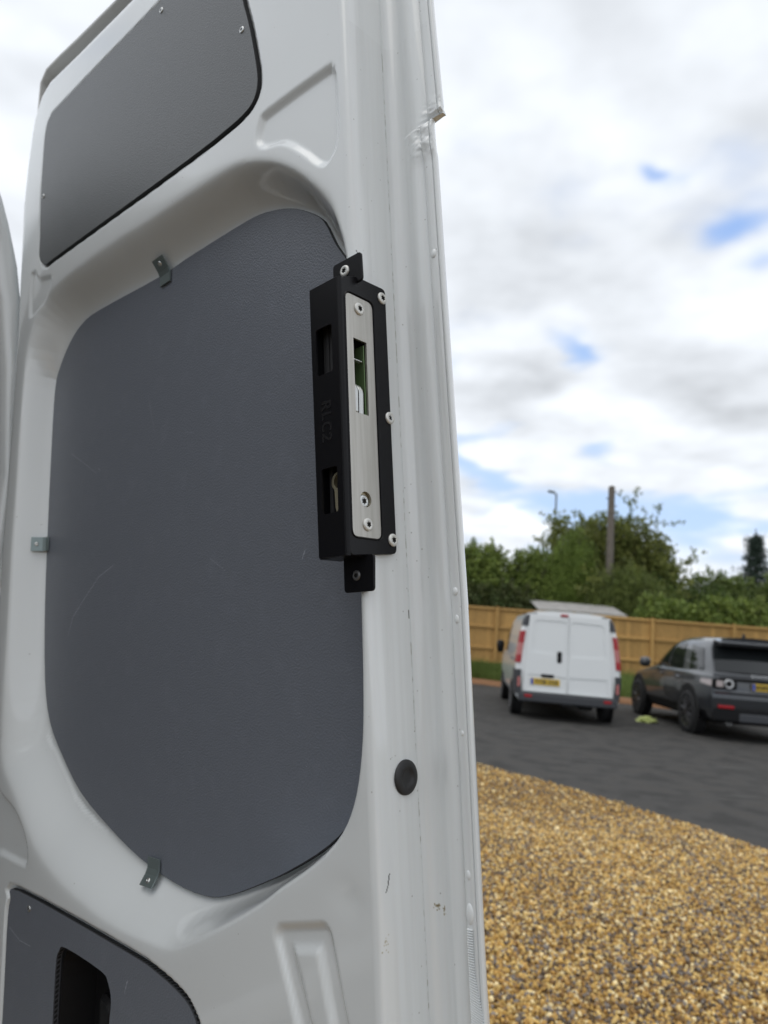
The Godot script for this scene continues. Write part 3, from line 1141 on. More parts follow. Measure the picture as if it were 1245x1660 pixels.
func make_van():
	M.tyre = mat(Color(0.018, 0.018, 0.019), 0.85)
	M.plate = mat(Color(0.66, 0.44, 0.03), 0.4)
	M.blue = mat(Color(0.02, 0.08, 0.42), 0.4)
	M.red = mat(Color(0.34, 0.004, 0.010), 0.3)
	M.clear = mat(Color(0.46, 0.16, 0.15), 0.3)
	M.pale_lens = mat(Color(0.46, 0.40, 0.39), 0.2, 0.0, 1.0)
	M.glass = mat(Color(0.012, 0.014, 0.015), 0.04)
	M.grey_plastic = mat(Color(0.045, 0.048, 0.055), 0.55)
	M.groove = mat(Color(0.16, 0.17, 0.18), 0.7)
	var paint := mat(Color(0.72, 0.745, 0.75), 0.42, 0.0, 0.8)
	var t := thing("parked_van", Transform3D(Basis(Vector3.UP, deg_to_rad(-6.9)).scaled(Vector3.ONE * 1.02), Vector3(3.64, 0.0, -13.45)), "white van parked by the fence, its two closed rear doors towards us", "van")
	var s := Shell3.new()
	var tip := func(y: float) -> float: return -0.02 - maxf(0.0, y - 0.9) * 0.085
	for q in [[0.70, 0.34, -4.5], [0.86, 0.34, -4.62], [0.915, 0.42, -4.76], [0.945, 0.75, -4.78], [0.94, 1.0, -4.55], [0.92, 1.2, -4.0], [0.875, 1.55, -3.55], [0.815, 1.80, -3.2], [0.755, 1.905, -3.05], [0.62, 1.955, -2.98], [0.35, 1.975, -2.9], [0.0, 1.98, -2.88]]:
		s.o.append([q[0], q[1], tip.call(q[1]), q[2]])
	var b := MB.new(true)
	s.body(b, [0.0, 0.006, 0.012, 0.03, 0.15, 0.4, 0.6, 0.75, 0.85, 0.92, 0.97, 1.0])
	put("body", b.mesh(), paint, t)
	# side windows, the sliding door rail and the windscreen
	for side in [-1.0, 1.0]:
		var g := MB.new(true)
		s.patch(g, side, [[-2.7, 1.14], [-3.55, 1.14], [-3.2, 1.72], [-2.7, 1.72]])
		put("side_window", g.mesh(), M.glass, t)
		var r := MB.new()
		s.patch(r, side, [[-0.35, 1.02], [-1.5, 1.02], [-1.5, 1.06], [-0.35, 1.06]], 0.008)
		put("door_rail", r.mesh(), M.groove, t)
		for z in [-1.62, -2.55, -3.62]:
			var gr := MB.new()
			s.patch(gr, side, [[z, 0.5], [z - 0.018, 0.5], [z - 0.018, 1.75], [z, 1.75]], 0.003)
			put("door_seam", gr.mesh(), M.groove, t)
		var mr := MB.new(true)
		mr.lathe([Vector2(0.0, -0.15), Vector2(0.07, -0.12), Vector2(0.09, 0.0), Vector2(0.08, 0.12), Vector2(0, 0.14)], 14, Transform3D(Basis.from_scale(Vector3(1.0, 1.0, 0.65)), Vector3(side * 1.05, 1.22, -3.42)))
		put("door_mirror", mr.mesh(), M.plastic, t)
	var ws := MB.new()
	ws.quad(Vector3(0.72, 1.88, -3.12), Vector3(-0.72, 1.88, -3.12), Vector3(-0.82, 1.22, -4.02), Vector3(0.82, 1.22, -4.02))
	put("windscreen", ws.mesh(), M.glass, t)
	# rear doors: a skin with sunk fields on a backing
	var lean := Transform3D(Basis(Vector3.RIGHT, -0.062), Vector3(0, 0.50, -0.015))
	for k in 2:
		var door := Node3D.new()
		door.name = numbered("rear_door", t)
		door.transform = lean
		t.add_child(door, true)
		var x0 := -0.80 if k == 0 else 0.004
		var x1 := -0.004 if k == 0 else 0.80
		var top0 := -0.715 if k == 0 else 0.004
		var top1 := -0.004 if k == 0 else 0.715
		var outline := round_poly(pts([x0, 0, x1, 0, top1, 1.41, top0, 1.41]), 0.025)
		var wl := -0.665 if k == 0 else 0.03
		var wr := -0.035 if k == 0 else 0.665
		var wt := -0.625 if k == 0 else 0.03
		var wtr := -0.035 if k == 0 else 0.625
		var field := round_poly(pts([wl, 0.72, wr, 0.66 if k == 0 else 0.64, wtr, 1.30, wt, 1.30]) if k == 0 else pts([wl, 0.66, wr, 0.68, wtr, 1.28, wt, 1.30]), 0.07)
		var low := round_poly(pts([-0.70, 0.03, -0.03, 0.03, -0.03, 0.29, -0.70, 0.31]) if k == 0 else pts([0.03, 0.03, 0.70, 0.03, 0.70, 0.31, 0.03, 0.29]), 0.03)
		var pb := MB.new()
		pb.plate(outline, 0.0, 0.030, 0.006, [field, low], false)
		put("skin", pb.mesh(), paint, door)
		var bb := MB.new()
		bb.plate(outline, 0.0, 0.016, 0.0, [], false)
		put("inner_panel", bb.mesh(), paint, door)
		if k == 0:
			var h := MB.new()
			h.plate(round_poly(pts([-0.20, 0.54, -0.115, 0.54, -0.115, 0.75, -0.20, 0.75]), 0.04), 0.028, 0.040, 0.006)
			put("handle", h.mesh(), M.plastic, door)
			var lp := MB.new()
			lp.plate(round_poly(pts([-0.47, 0.265, -0.25, 0.265, -0.24, 0.325, -0.48, 0.325]), 0.02), 0.014, 0.036, 0.004)
			put("plate_lamp", lp.mesh(), M.plastic, door)
			plate_sign(door, Transform3D(Basis.IDENTITY, Vector3(-0.40, 0.185, 0.027)), 0.52, 0.115, "EY08 DXB")
	# corner columns: dark cap, white gap, lamp, white gap, bumper corner
	for side in [-1.0, 1.0]:
		var spans := [["corner_cap", 1.68, 1.93, M.grey_plastic], ["tail_lamp", 1.36, 1.58, M.red], ["tail_lamp", 1.14, 1.36, M.clear], ["tail_lamp", 1.0, 1.14, M.red], ["bumper_corner", 0.30, 0.88, M.grey_plastic]]
		for q in spans:
			var cb := MB.new()
			var rows := []
			for i in 5:
				var y := lerpf(q[1], q[2], i / 4.0)
				var u := s.u_at(y)
				var z: float = tip.call(y)
				var xo := s.at(u, 0.02, 1.0).x + 0.010
				var xi := xo - (0.10 if q[0] == "tail_lamp" else 0.115)
				var dz := 0.05 if q[0] == "bumper_corner" else 0.022
				rows.append([Vector3(side * xi, y, z - 0.01), Vector3(side * xi, y, z + dz), Vector3(side * (xo - 0.03), y, z + dz), Vector3(side * xo, y, z - 0.03), Vector3(side * xo, y, z - (0.16 if q[0] != "bumper_corner" else 0.5)), Vector3(side * (xo - 0.03), y, z - 0.2)])
			cb.grid(rows, side < 0)
			for e in [0, 4]:
				var r: Array = rows[e]
				for i in range(1, 5):
					if (e == 4) == (side > 0):
						cb.tri(r[0], r[i], r[i + 1])
					else:
						cb.tri(r[0], r[i + 1], r[i])
			put(q[0], cb.mesh(), q[3], t)
	var bump := MB.new()
	bump.box(Vector3(0, 0.40, 0.0), Vector3(1.74, 0.16, 0.16), 0.025)
	bump.box(Vector3(0, 0.475, 0.01), Vector3(1.66, 0.03, 0.12), 0.008)
	put("rear_bumper", bump.mesh(), M.grey_plastic, t)
	for side in [-1.0, 1.0]:
		var rf := MB.new()
		rf.box(Vector3(side * 0.70, 0.43, 0.082), Vector3(0.13, 0.05, 0.01), 0.003)
		put("reflector", rf.mesh(), M.red, t)
		var fg := MB.new()
		fg.box(Vector3(side * 0.875, 0.66, 0.034), Vector3(0.05, 0.17, 0.012), 0.004)
		put("fog_lamp", fg.mesh(), M.clear, t)
	var tb := MB.new()
	tb.box(Vector3(-0.09, 1.905, -0.085), Vector3(0.14, 0.045, 0.06), 0.008)
	put("brake_lamp", tb.mesh(), M.red, t)
	for side in [-1.0, 1.0]:
		wheel(t, Vector3(side * 0.845, 0.325, -0.92), side, 0.325, 0.22, M.rim_grey, 8)
		wheel(t, Vector3(side * 0.845, 0.325, -3.95), side, 0.325, 0.22, M.rim_grey, 8)
	for side in [-1.0, 1.0]:
		for z in [-0.92, -3.95]:
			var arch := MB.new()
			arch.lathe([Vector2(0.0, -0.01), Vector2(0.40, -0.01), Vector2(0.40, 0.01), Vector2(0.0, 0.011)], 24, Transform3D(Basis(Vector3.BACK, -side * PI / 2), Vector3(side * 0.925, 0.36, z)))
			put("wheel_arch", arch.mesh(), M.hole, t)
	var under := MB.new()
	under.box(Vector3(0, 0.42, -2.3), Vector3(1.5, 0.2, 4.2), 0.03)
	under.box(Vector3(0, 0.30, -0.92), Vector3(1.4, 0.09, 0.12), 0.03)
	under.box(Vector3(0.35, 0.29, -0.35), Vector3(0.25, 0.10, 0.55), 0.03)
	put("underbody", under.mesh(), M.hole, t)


func make_suv():
	var paint := mat(Color(0.050, 0.054, 0.060), 0.36, 0.4, 1.0)
	M.silver = mat(Color(0.5, 0.5, 0.5), 0.25, 0.9)
	var t := thing("dark_suv", Transform3D(Basis(Vector3.UP, deg_to_rad(-2.6)).scaled(Vector3.ONE * 1.04), Vector3(6.84, 0.0, -12.50)), "dark grey four wheel drive car parked right of the white van", "car")
	var s := Shell3.new()
	s.rear_round = 0.5
	s.front_round = 0.8
	# x, y, rear z, front z
	s.o = [[0.70, 0.30, -0.25, -4.35], [0.86, 0.32, -0.18, -4.4], [0.92, 0.48, -0.04, -4.56], [0.94, 0.70, 0.0, -4.58], [0.935, 0.90, -0.02, -4.40], [0.905, 1.05, -0.05, -3.45], [0.885, 1.08, -0.10, -3.30], [0.835, 1.28, -0.27, -2.98], [0.775, 1.50, -0.45, -2.58], [0.705, 1.62, -0.52, -2.30], [0.55, 1.685, -0.50, -2.1], [0.3, 1.715, -0.48, -1.95], [0.0, 1.725, -0.47, -1.9]]
	var b := MB.new(true)
	s.body(b, [0.0, 0.015, 0.03, 0.06, 0.1, 0.2, 0.35, 0.5, 0.65, 0.8, 0.88, 0.94, 0.98, 1.0])
	put("body", b.mesh(), paint, t)
	for side in [-1.0, 1.0]:
		var panes := [[[-2.12, 1.10], [-3.14, 1.10], [-2.62, 1.52], [-2.12, 1.58]], [[-1.34, 1.10], [-2.04, 1.10], [-2.04, 1.58], [-1.48, 1.57]], [[-0.42, 1.12], [-1.04, 1.11], [-1.22, 1.55], [-0.66, 1.50]]]
		for q in panes:
			var g := MB.new(true)
			s.patch(g, side, q)
			put("side_window", g.mesh(), M.glass, t)
		for z in [-1.22, -2.08]:
			var gr := MB.new()
			s.patch(gr, side, [[z, 0.46], [z - 0.014, 0.46], [z - 0.014, 1.07], [z, 1.07]], 0.003)
			put("door_seam", gr.mesh(), M.hole, t)
		for z in [-1.32, -2.2]:
			var h := MB.new()
			h.box(Vector3(side * 0.945, 0.95, z - 0.1), Vector3(0.03, 0.035, 0.2), 0.01)
			put("door_handle", h.mesh(), paint, t)
		var sk := MB.new()
		s.patch(sk, side, [[-0.3, 0.33], [-4.2, 0.33], [-4.2, 0.47], [-0.3, 0.47]], 0.012, 10)
		put("side_skirt", sk.mesh(), M.plastic, t)
		var mr := MB.new(true)
		mr.lathe([Vector2(0.0, -0.10), Vector2(0.09, -0.08), Vector2(0.12, 0.0), Vector2(0.09, 0.09), Vector2(0, 0.11)], 14, Transform3D(Basis.from_scale(Vector3(1.0, 1.0, 0.7)), Vector3(side * 1.06, 1.13, -2.92)))
		put("door_mirror", mr.mesh(), paint, t)
		for z in [-0.95, -3.70]:
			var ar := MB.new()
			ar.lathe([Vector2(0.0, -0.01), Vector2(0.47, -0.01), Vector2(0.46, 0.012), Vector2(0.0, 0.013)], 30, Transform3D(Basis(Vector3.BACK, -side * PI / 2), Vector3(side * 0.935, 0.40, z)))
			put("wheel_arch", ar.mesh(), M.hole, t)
		for z in [-0.95, -3.70]:
			wheel(t, Vector3(side * 0.855, 0.368, z), side, 0.368, 0.245, M.rim_black, 10)
	# the tail: window, spoiler, lamps, plate, bumper
	var g := MB.new(true)
	var rows := []
	for i in 5:
		var y := lerpf(1.13, 1.545, i / 4.0)
		var u := s.u_at(y)
		var e := s.at(u, 0.0, 1.0)
		var r := []
		for j in 9:
			var f := j / 8.0 * 2.0 - 1.0
			r.append(Vector3(e.x * 0.955 * f, y, e.z + 0.03 - 0.02 * f * f))
		rows.append(r)
	g.grid(rows)
	put("rear_window", g.mesh(), M.glass, t)
	var sp := MB.new()
	sp.box(Vector3(0, 1.625, -0.40), Vector3(1.34, 0.055, 0.34), 0.02, Basis(Vector3.RIGHT, 0.10))
	put("spoiler", sp.mesh(), paint, t)
	var dk := MB.new()
	dk.box(Vector3(0, 1.575, -0.36), Vector3(1.30, 0.045, 0.22), 0.01)
	put("spoiler_underside", dk.mesh(), M.plastic, t)
	var aer := MB.new(true)
	aer.lathe([Vector2(0.05, 1.70), Vector2(0.04, 1.74), Vector2(0.015, 1.80), Vector2(0, 1.81)], 10, Transform3D(Basis.from_scale(Vector3(0.5, 1, 1.6)), Vector3(-0.05, 0, -0.75)))
	put("roof_aerial", aer.mesh(), M.plastic, t)
	for side in [-1.0, 1.0]:
		var lamp := Node3D.new()
		lamp.name = numbered("tail_lamp", t)
		t.add_child(lamp, true)
		var back := MB.new()
		back.plate(round_poly(pts([-0.20, -0.085, 0.20, -0.085, 0.20, 0.085, -0.20, 0.085]), 0.05), 0.0, 0.05, 0.012)
		put("housing", back.mesh(), M.plastic, lamp, Transform3D(Basis.IDENTITY, Vector3(side * 0.70, 0.93, -0.035)))
		var ring := MB.new(true)
		ring.lathe([Vector2(0.045, 0.0), Vector2(0.075, 0.012), Vector2(0.082, 0.0)], 24, Transform3D(Basis(Vector3.RIGHT, PI / 2), Vector3(side * 0.64, 0.93, 0.018)))
		put("ring", ring.mesh(), M.silver, lamp)
		var wing := MB.new(true)
		s.patch(wing, side, [[-0.02, 0.88], [-0.42, 0.92], [-0.42, 0.985], [-0.02, 0.99]], 0.012)
		put("side_lens", wing.mesh(), M.pale_lens, lamp)
		var rl := MB.new()
		rl.box(Vector3(side * 0.79, 0.93, 0.018), Vector3(0.11, 0.10, 0.012), 0.004)
		put("clear_lens", rl.mesh(), M.pale_lens, lamp)
		var rf := MB.new()
		rf.box(Vector3(side * 0.68, 0.56, 0.0), Vector3(0.26, 0.05, 0.05), 0.01)
		put("reflector", rf.mesh(), M.red, t)
		var ex := MB.new()
		ex.lathe([Vector2(0.04, 0.0), Vector2(0.045, 0.12), Vector2(0.03, 0.121), Vector2(0.0, 0.05)], 16, Transform3D(Basis(Vector3.RIGHT, PI / 2), Vector3(side * 0.62, 0.30, -0.15)))
		put("exhaust", ex.mesh(), M.silver, t)
	var sill := MB.new()
	sill.box(Vector3(0, 0.80, 0.005), Vector3(1.76, 0.06, 0.05), 0.02)
	put("bumper_top", sill.mesh(), paint, t)
	var bm := MB.new()
	bm.box(Vector3(0, 0.44, -0.06), Vector3(1.74, 0.26, 0.14), 0.04)
	put("rear_bumper", bm.mesh(), M.plastic, t)
	var df := MB.new()
	df.box(Vector3(0.0, 0.40, 0.0), Vector3(0.94, 0.14, 0.06), 0.02)
	put("diffuser", df.mesh(), M.grey_plastic, t)
	var band := MB.new()
	band.box(Vector3(0, 1.015, -0.02), Vector3(1.55, 0.05, 0.05), 0.015)
	put("tailgate_trim", band.mesh(), M.plastic, t)
	plate_sign(t, Transform3D(Basis.IDENTITY, Vector3(0.0, 0.915, 0.012)), 0.52, 0.115, "WM66", -0.10)
	put("lettering", text_mesh("D I S C O V E R Y", 0.045, 0.004), M.silver, t, Transform3D(Basis(Vector3.RIGHT, -0.3), Vector3(0.0, 1.085, -0.062)))
	var under := MB.new()
	under.box(Vector3(0, 0.36, -2.3), Vector3(1.5, 0.2, 3.9), 0.03)
	put("underbody", under.mesh(), M.hole, t)


# ---------------------------------------------------------------- the van that carries the door

var carrier: Node3D


func make_van_body():
	var bx := Vector3(0.7347, 0.0, 0.6784).normalized()
	var bas := Basis(bx, Vector3.UP, bx.cross(Vector3.UP))
	carrier = thing("panel_van", Transform3D(bas, Vector3(-0.6776, 1.513, -1.2419)), "nearest white van, its open rear door lined with grey panels, a black lock fitted", "van")
	var t := carrier
	var half_o := pts([-0.03, -1.02, -0.035, -0.4, -0.03, 0.0, -0.02, 0.2, -0.005, 0.4, 0.0104, 0.5054, 0.0287, 0.582, 0.040, 0.613, 0.0549, 0.6545, 0.0717, 0.6944, 0.0867, 0.7228, 0.1263, 0.7786, 0.19, 0.84, 0.30, 0.90, 0.50, 0.94, 0.85, 0.955])
	var half_i := pts([0.0, -0.94, -0.004, -0.4, -0.004, 0.0, -0.002, 0.2, 0.0256, 0.382, 0.054, 0.5114, 0.073, 0.56, 0.085, 0.60, 0.10, 0.63, 0.118, 0.66, 0.135, 0.68, 0.175, 0.72, 0.24, 0.765, 0.34, 0.80, 0.52, 0.825, 0.85, 0.835])
	var loop_o := []
	var loop_i := []
	for k in half_o.size():
		loop_o.append(half_o[k])
		loop_i.append(half_i[k])
	for k in range(half_o.size() - 2, -1, -1):
		loop_o.append(Vector2(1.70 - half_o[k].x, half_o[k].y))
		loop_i.append(Vector2(1.70 - half_i[k].x, half_i[k].y))
	loop_o.append(loop_o[0])
	loop_i.append(loop_i[0])
	var line := func(loop: Array, x: float, f := 0.0, to: Array = []) -> Array:
		var r := []
		for k in loop.size():
			var v: Vector2 = loop[k] if to.is_empty() else loop[k].lerp(to[k], f)
			r.append(Vector3(x, v.y, v.x))
		return r
	var skin := MB.new(true)
	skin.grid([line.call(loop_i, -0.03), line.call(loop_i, -0.006, 0.06, loop_o), line.call(loop_i, 0.0, 0.2, loop_o), line.call(loop_i, 0.002, 0.6, loop_o), line.call(loop_i, -0.004, 0.88, loop_o), line.call(loop_i, -0.016, 0.99, loop_o), line.call(loop_o, -0.04), line.call(loop_o, -0.5), line.call(loop_o, -3.4), line.call(loop_o, -4.4)], true)
	put("body_shell", skin.mesh(), M.white, t)
	var lining := MB.new(true)
	lining.grid([line.call(loop_i, -3.0), line.call(loop_i, -0.031)], true)
	var lm := mat(Color(0.30, 0.30, 0.295), 0.6)
	put("inner_lining", lining.mesh(), lm, t)
	var bulk := MB.new()
	bulk.box(Vector3(-3.02, -0.05, 0.85), Vector3(0.03, 1.78, 1.72), 0.0)
	put("bulkhead", bulk.mesh(), lm, t)
	var fr := MB.new()
	fr.box(Vector3(-4.7, -0.35, 0.85), Vector3(0.7, 1.3, 1.7), 0.15)
	put("nose", fr.mesh(), M.white, t)
	for x in [-0.85, -4.1]:
		wheel(t, Vector3(x, -1.163, 0.09), -1.0, 0.35, 0.22, M.rim_grey, 8)
		wheel(t, Vector3(x, -1.163, 1.61), 1.0, 0.35, 0.22, M.rim_grey, 8)
	for w in t.get_children():
		if w.name.begins_with("wheel"):
			w.transform.basis = Basis(Vector3.RIGHT, (1.0 if w.position.z > 0.8 else -1.0) * PI / 2)
	# the other rear door, hinged on the far side and standing open too
	var od := MB.new()
	od.box(Vector3(0.46, -0.05, 1.76), Vector3(0.80, 1.86, 0.06), 0.02)
	put("far_rear_door", od.mesh(), M.white, t)


# ---------------------------------------------------------------- the door

const LIP := [-0.784, 0.338, -0.792, 0.055, -0.793, -0.109, -0.791, -0.233, -0.778, -0.287, -0.730, -0.328, -0.652, -0.389, -0.561, -0.423, -0.448, -0.444, -0.354, -0.446, -0.303, -0.442, -0.255, -0.423, -0.201, -0.397, -0.154, -0.372, -0.126, -0.354, -0.083, -0.329, -0.049, -0.304, -0.030, -0.280, -0.017, -0.251, -0.010, -0.215, -0.007, -0.164, -0.006, -0.089, -0.006, 0.058, -0.006, 0.195, -0.009, 0.247, -0.016, 0.276, -0.032, 0.312, -0.060, 0.350, -0.096, 0.387, -0.137, 0.416, -0.190, 0.438, -0.268, 0.448, -0.393, 0.460, -0.511, 0.472, -0.651, 0.477, -0.728, 0.466, -0.769, 0.417]
const FLOOR := [-0.764, 0.331, -0.767, 0.232, -0.766, 0.092, -0.762, -0.042, -0.749, -0.160, -0.724, -0.226, -0.677, -0.273, -0.614, -0.320, -0.531, -0.356, -0.451, -0.383, -0.373, -0.399, -0.310, -0.403, -0.264, -0.395, -0.200, -0.371, -0.152, -0.350, -0.102, -0.322, -0.066, -0.290, -0.038, -0.24, -0.026, -0.16, -0.022, -0.05, -0.022, 0.10, -0.028, 0.20, -0.045, 0.26, -0.068, 0.300, -0.086, 0.337, -0.111, 0.360, -0.143, 0.380, -0.177, 0.393, -0.213, 0.401, -0.278, 0.405, -0.364, 0.408, -0.436, 0.409, -0.614, 0.424, -0.671, 0.421, -0.712, 0.403, -0.748, 0.368]
const UPPER := [-0.745, 0.588, -0.742, 0.553, -0.716, 0.530, -0.658, 0.526, -0.297, 0.499, -0.203, 0.495, -0.166, 0.497, -0.149, 0.506, -0.143, 0.527, -0.148, 0.564, -0.159, 0.616, -0.171, 0.660, -0.190, 0.745, -0.203, 0.778, -0.235, 0.792, -0.358, 0.801, -0.688, 0.827, -0.730, 0.827, -0.746, 0.808, -0.750, 0.762, -0.751, 0.675]
const LOWER := [-0.730, -0.583, -0.731, -0.504, -0.725, -0.470, -0.699, -0.453, -0.401, -0.466, -0.335, -0.472, -0.287, -0.482, -0.265, -0.493, -0.250, -0.515, -0.238, -0.56, -0.230, -0.66, -0.228, -0.82, -0.245, -0.86, -0.285, -0.875, -0.68, -0.875, -0.715, -0.865, -0.728, -0.83]
const HANDLE_HOLE := [-0.574, -0.66, -0.574, -0.53, -0.566, -0.502, -0.547, -0.494, -0.455, -0.499, -0.437, -0.508, -0.429, -0.526, -0.433, -0.56, -0.436, -0.66, -0.45, -0.68, -0.56, -0.68]
const TRIANGLE := [-0.152, 0.448, -0.145, 0.473, -0.129, 0.480, -0.032, 0.474, -0.018, 0.467, -0.013, 0.452, -0.013, 0.378, -0.030, 0.354, -0.048, 0.359, -0.073, 0.387, -0.104, 0.416, -0.137, 0.429]
const LEFT_DIMPLE := [-0.782, 0.536, -0.768, 0.541, -0.757, 0.538, -0.742, 0.520, -0.720, 0.512, -0.698, 0.505, -0.688, 0.492, -0.700, 0.476, -0.725, 0.460, -0.764, 0.450, -0.780, 0.462]
const LOW_DIMPLE := [-0.83, -0.30, -0.780, -0.325, -0.728, -0.344, -0.690, -0.372, -0.674, -0.395, -0.673, -0.412, -0.684, -0.419, -0.767, -0.415, -0.83, -0.412]
const FRAME := [-0.8347, 0.6953, -0.8264, 0.7774, -0.815, 0.838, -0.8057, 0.8723, -0.7797, 0.9016, -0.7443, 0.9109, -0.6692, 0.9006, -0.5542, 0.8849, -0.4563, 0.8728, -0.2, 0.845, 0.3, 0.79, 0.3, -0.98, -0.86, -0.98, -0.846, -0.3, -0.838, 0.0, -0.829, 0.24, -0.826, 0.45]
const EDGE := [-0.0045, -0.0004, -0.002, -0.0014, -0.0006, -0.0028, 0.0004, -0.005, 0.0012, -0.010, 0.0018, -0.018, 0.0020, -0.0225, 0.0018, -0.0235, 0.0021, -0.0245, 0.0023, -0.030, 0.0025, -0.035, 0.0026, -0.040, 0.0027, -0.046, 0.0028, -0.051, 0.0028, -0.0545, 0.0021, -0.0556, 0.0021, -0.0568, 0.0029, -0.0580, 0.0034, -0.0600, 0.0045, -0.0620, 0.0062, -0.0638, 0.0085, -0.0653, 0.0110, -0.0662, 0.0140, -0.0667, 0.0175, -0.0668, 0.021, -0.0663, 0.025, -0.0652, 0.029, -0.0646, 0.033, -0.0644, 0.037, -0.0646, 0.041, -0.0653, 0.0445, -0.0666, 0.0465, -0.0674, 0.0474, -0.0682, 0.0480, -0.0684, 0.0485, -0.0672, 0.0490, -0.0650, 0.0500, -0.0641, 0.0530, -0.0638, 0.0570, -0.0638, 0.0603, -0.0640, 0.0608, -0.0645, 0.0611, -0.0660, 0.0616, -0.0660, 0.0619, -0.0645, 0.0624, -0.0640, 0.0640, -0.0639, 0.0654, -0.0641, 0.0660, -0.0648, 0.0661, -0.0670, 0.0655, -0.0700, 0.0630, -0.0712, 0.045, -0.0713, 0.0, -0.0713]

var _poly := {}
var _sheet: FastNoiseLite


func within(p: Vector2, poly: PackedVector2Array) -> bool:
	# three nearby votes: a ray through a corner can miscount
	var n := 0
	for o in [Vector2(1.1e-5, 2.3e-5), Vector2(-2.7e-5, 0.7e-5), Vector2(0.9e-5, -3.1e-5)]:
		if Geometry2D.is_point_in_polygon(p + o, poly):
			n += 1
	return n > 1


func sink(p: Vector2, poly: PackedVector2Array, box: Rect2, depth: float, soft: float) -> float:
	# a pressed field: its depth, reached over a soft edge inside the outline
	if not box.has_point(p) or not within(p, poly):
		return 0.0
	return -depth * smoothstep(0.0, soft, edge_distance(p, poly))


func door_height(p: Vector2) -> float:
	var h := 0.0
	var frame: PackedVector2Array = _poly.frame
	var near_rim: bool = p.x < -0.795 or p.y > 0.80 or p.y < -0.93
	if near_rim:
		var d := edge_distance(p, frame)
		if not within(p, frame):
			return -0.003 - 0.05 * smoothstep(0.0, 0.010, d)
		h -= 0.003 * exp(-d / 0.0035)
	if (_poly.hole_box as Rect2).has_point(p) and within(p, _poly.hole):
		return -0.065
	var lip: PackedVector2Array = _poly.lip
	if (_poly.lip_box as Rect2).has_point(p):
		var inside := within(p, lip)
		if inside:
			if within(p, _poly.floor):
				return -0.0495
			var dl := edge_distance(p, lip)
			var df := edge_distance(p, _poly.floor)
			if dl > 0.064:
				return -0.0495
			var t := dl / (dl + df)
			# a rounded shoulder, a straight wall and a small foot
			var s := t * t * (3.0 - 2.0 * t)
			var w := smoothstep(-0.012, -0.035, p.x)
			h -= 0.0015 * w + 0.048 * lerpf(s, sin(t * PI * 0.5), 0.35 * w)
		else:
			var d := edge_distance(p, lip)
			h -= 0.0015 * exp(-d / 0.006) * smoothstep(-0.012, -0.035, p.x)
	h += sink(p, _poly.upper, _poly.upper_box, 0.0065, 0.006)
	h += sink(p, _poly.lower, _poly.lower_box, 0.0085, 0.006)
	h += sink(p, _poly.triangle, _poly.triangle_box, 0.0052, 0.011)
	h += sink(p, _poly.left_dimple, _poly.left_dimple_box, 0.0035, 0.009)
	h += sink(p, _poly.low_dimple, _poly.low_dimple_box, 0.0045, 0.008)
	# the pressed rib: a slot shaped like an upturned U
	if p.x > -0.2 and p.y < -0.36 and p.y > -0.9:
		var a := Vector2(-0.1205, -0.394)
		var b := Vector2(-0.067, -0.382)
		var c := Vector2(-0.085, -0.545)
		var e := Vector2(-0.045, -0.48)
		var c2 := a + (Vector2(-0.093, -0.459) - a) * 5.5
		var e2 := b + (Vector2(-0.0497, -0.444) - b) * 6.0
		var d := minf(p.distance_to(Geometry2D.get_closest_point_to_segment(p, a, c2)), minf(p.distance_to(Geometry2D.get_closest_point_to_segment(p, b, e2)), p.distance_to(Geometry2D.get_closest_point_to_segment(p, a, b))))
		h -= 0.0048 * (1.0 - smoothstep(0.0045, 0.0135, d))
	h += _sheet.get_noise_2d(p.x, p.y) * 0.0006 * smoothstep(-0.0, -0.03, p.x)
	# a shallow dent near the lower corner of the field
	var q := (p - Vector2(-0.036, -0.345)) / Vector2(0.020, 0.014)
	h -= 0.0012 * exp(-q.length_squared())
	return h


func edge_scale(v: float) -> float:
	# the hem is bent inwards below the tear and narrows towards the bottom
	if v > 0.3945:
		return lerpf(1.06, 1.0, clampf((v - 0.3945) / 0.135, 0.0, 1.0))
	if v > -0.1:
		return lerpf(0.905, 0.885, clampf((v + 0.1) / 0.48, 0.0, 1.0))
	return lerpf(0.905, 0.80, clampf((-0.1 - v) / 0.36, 0.0, 1.5))


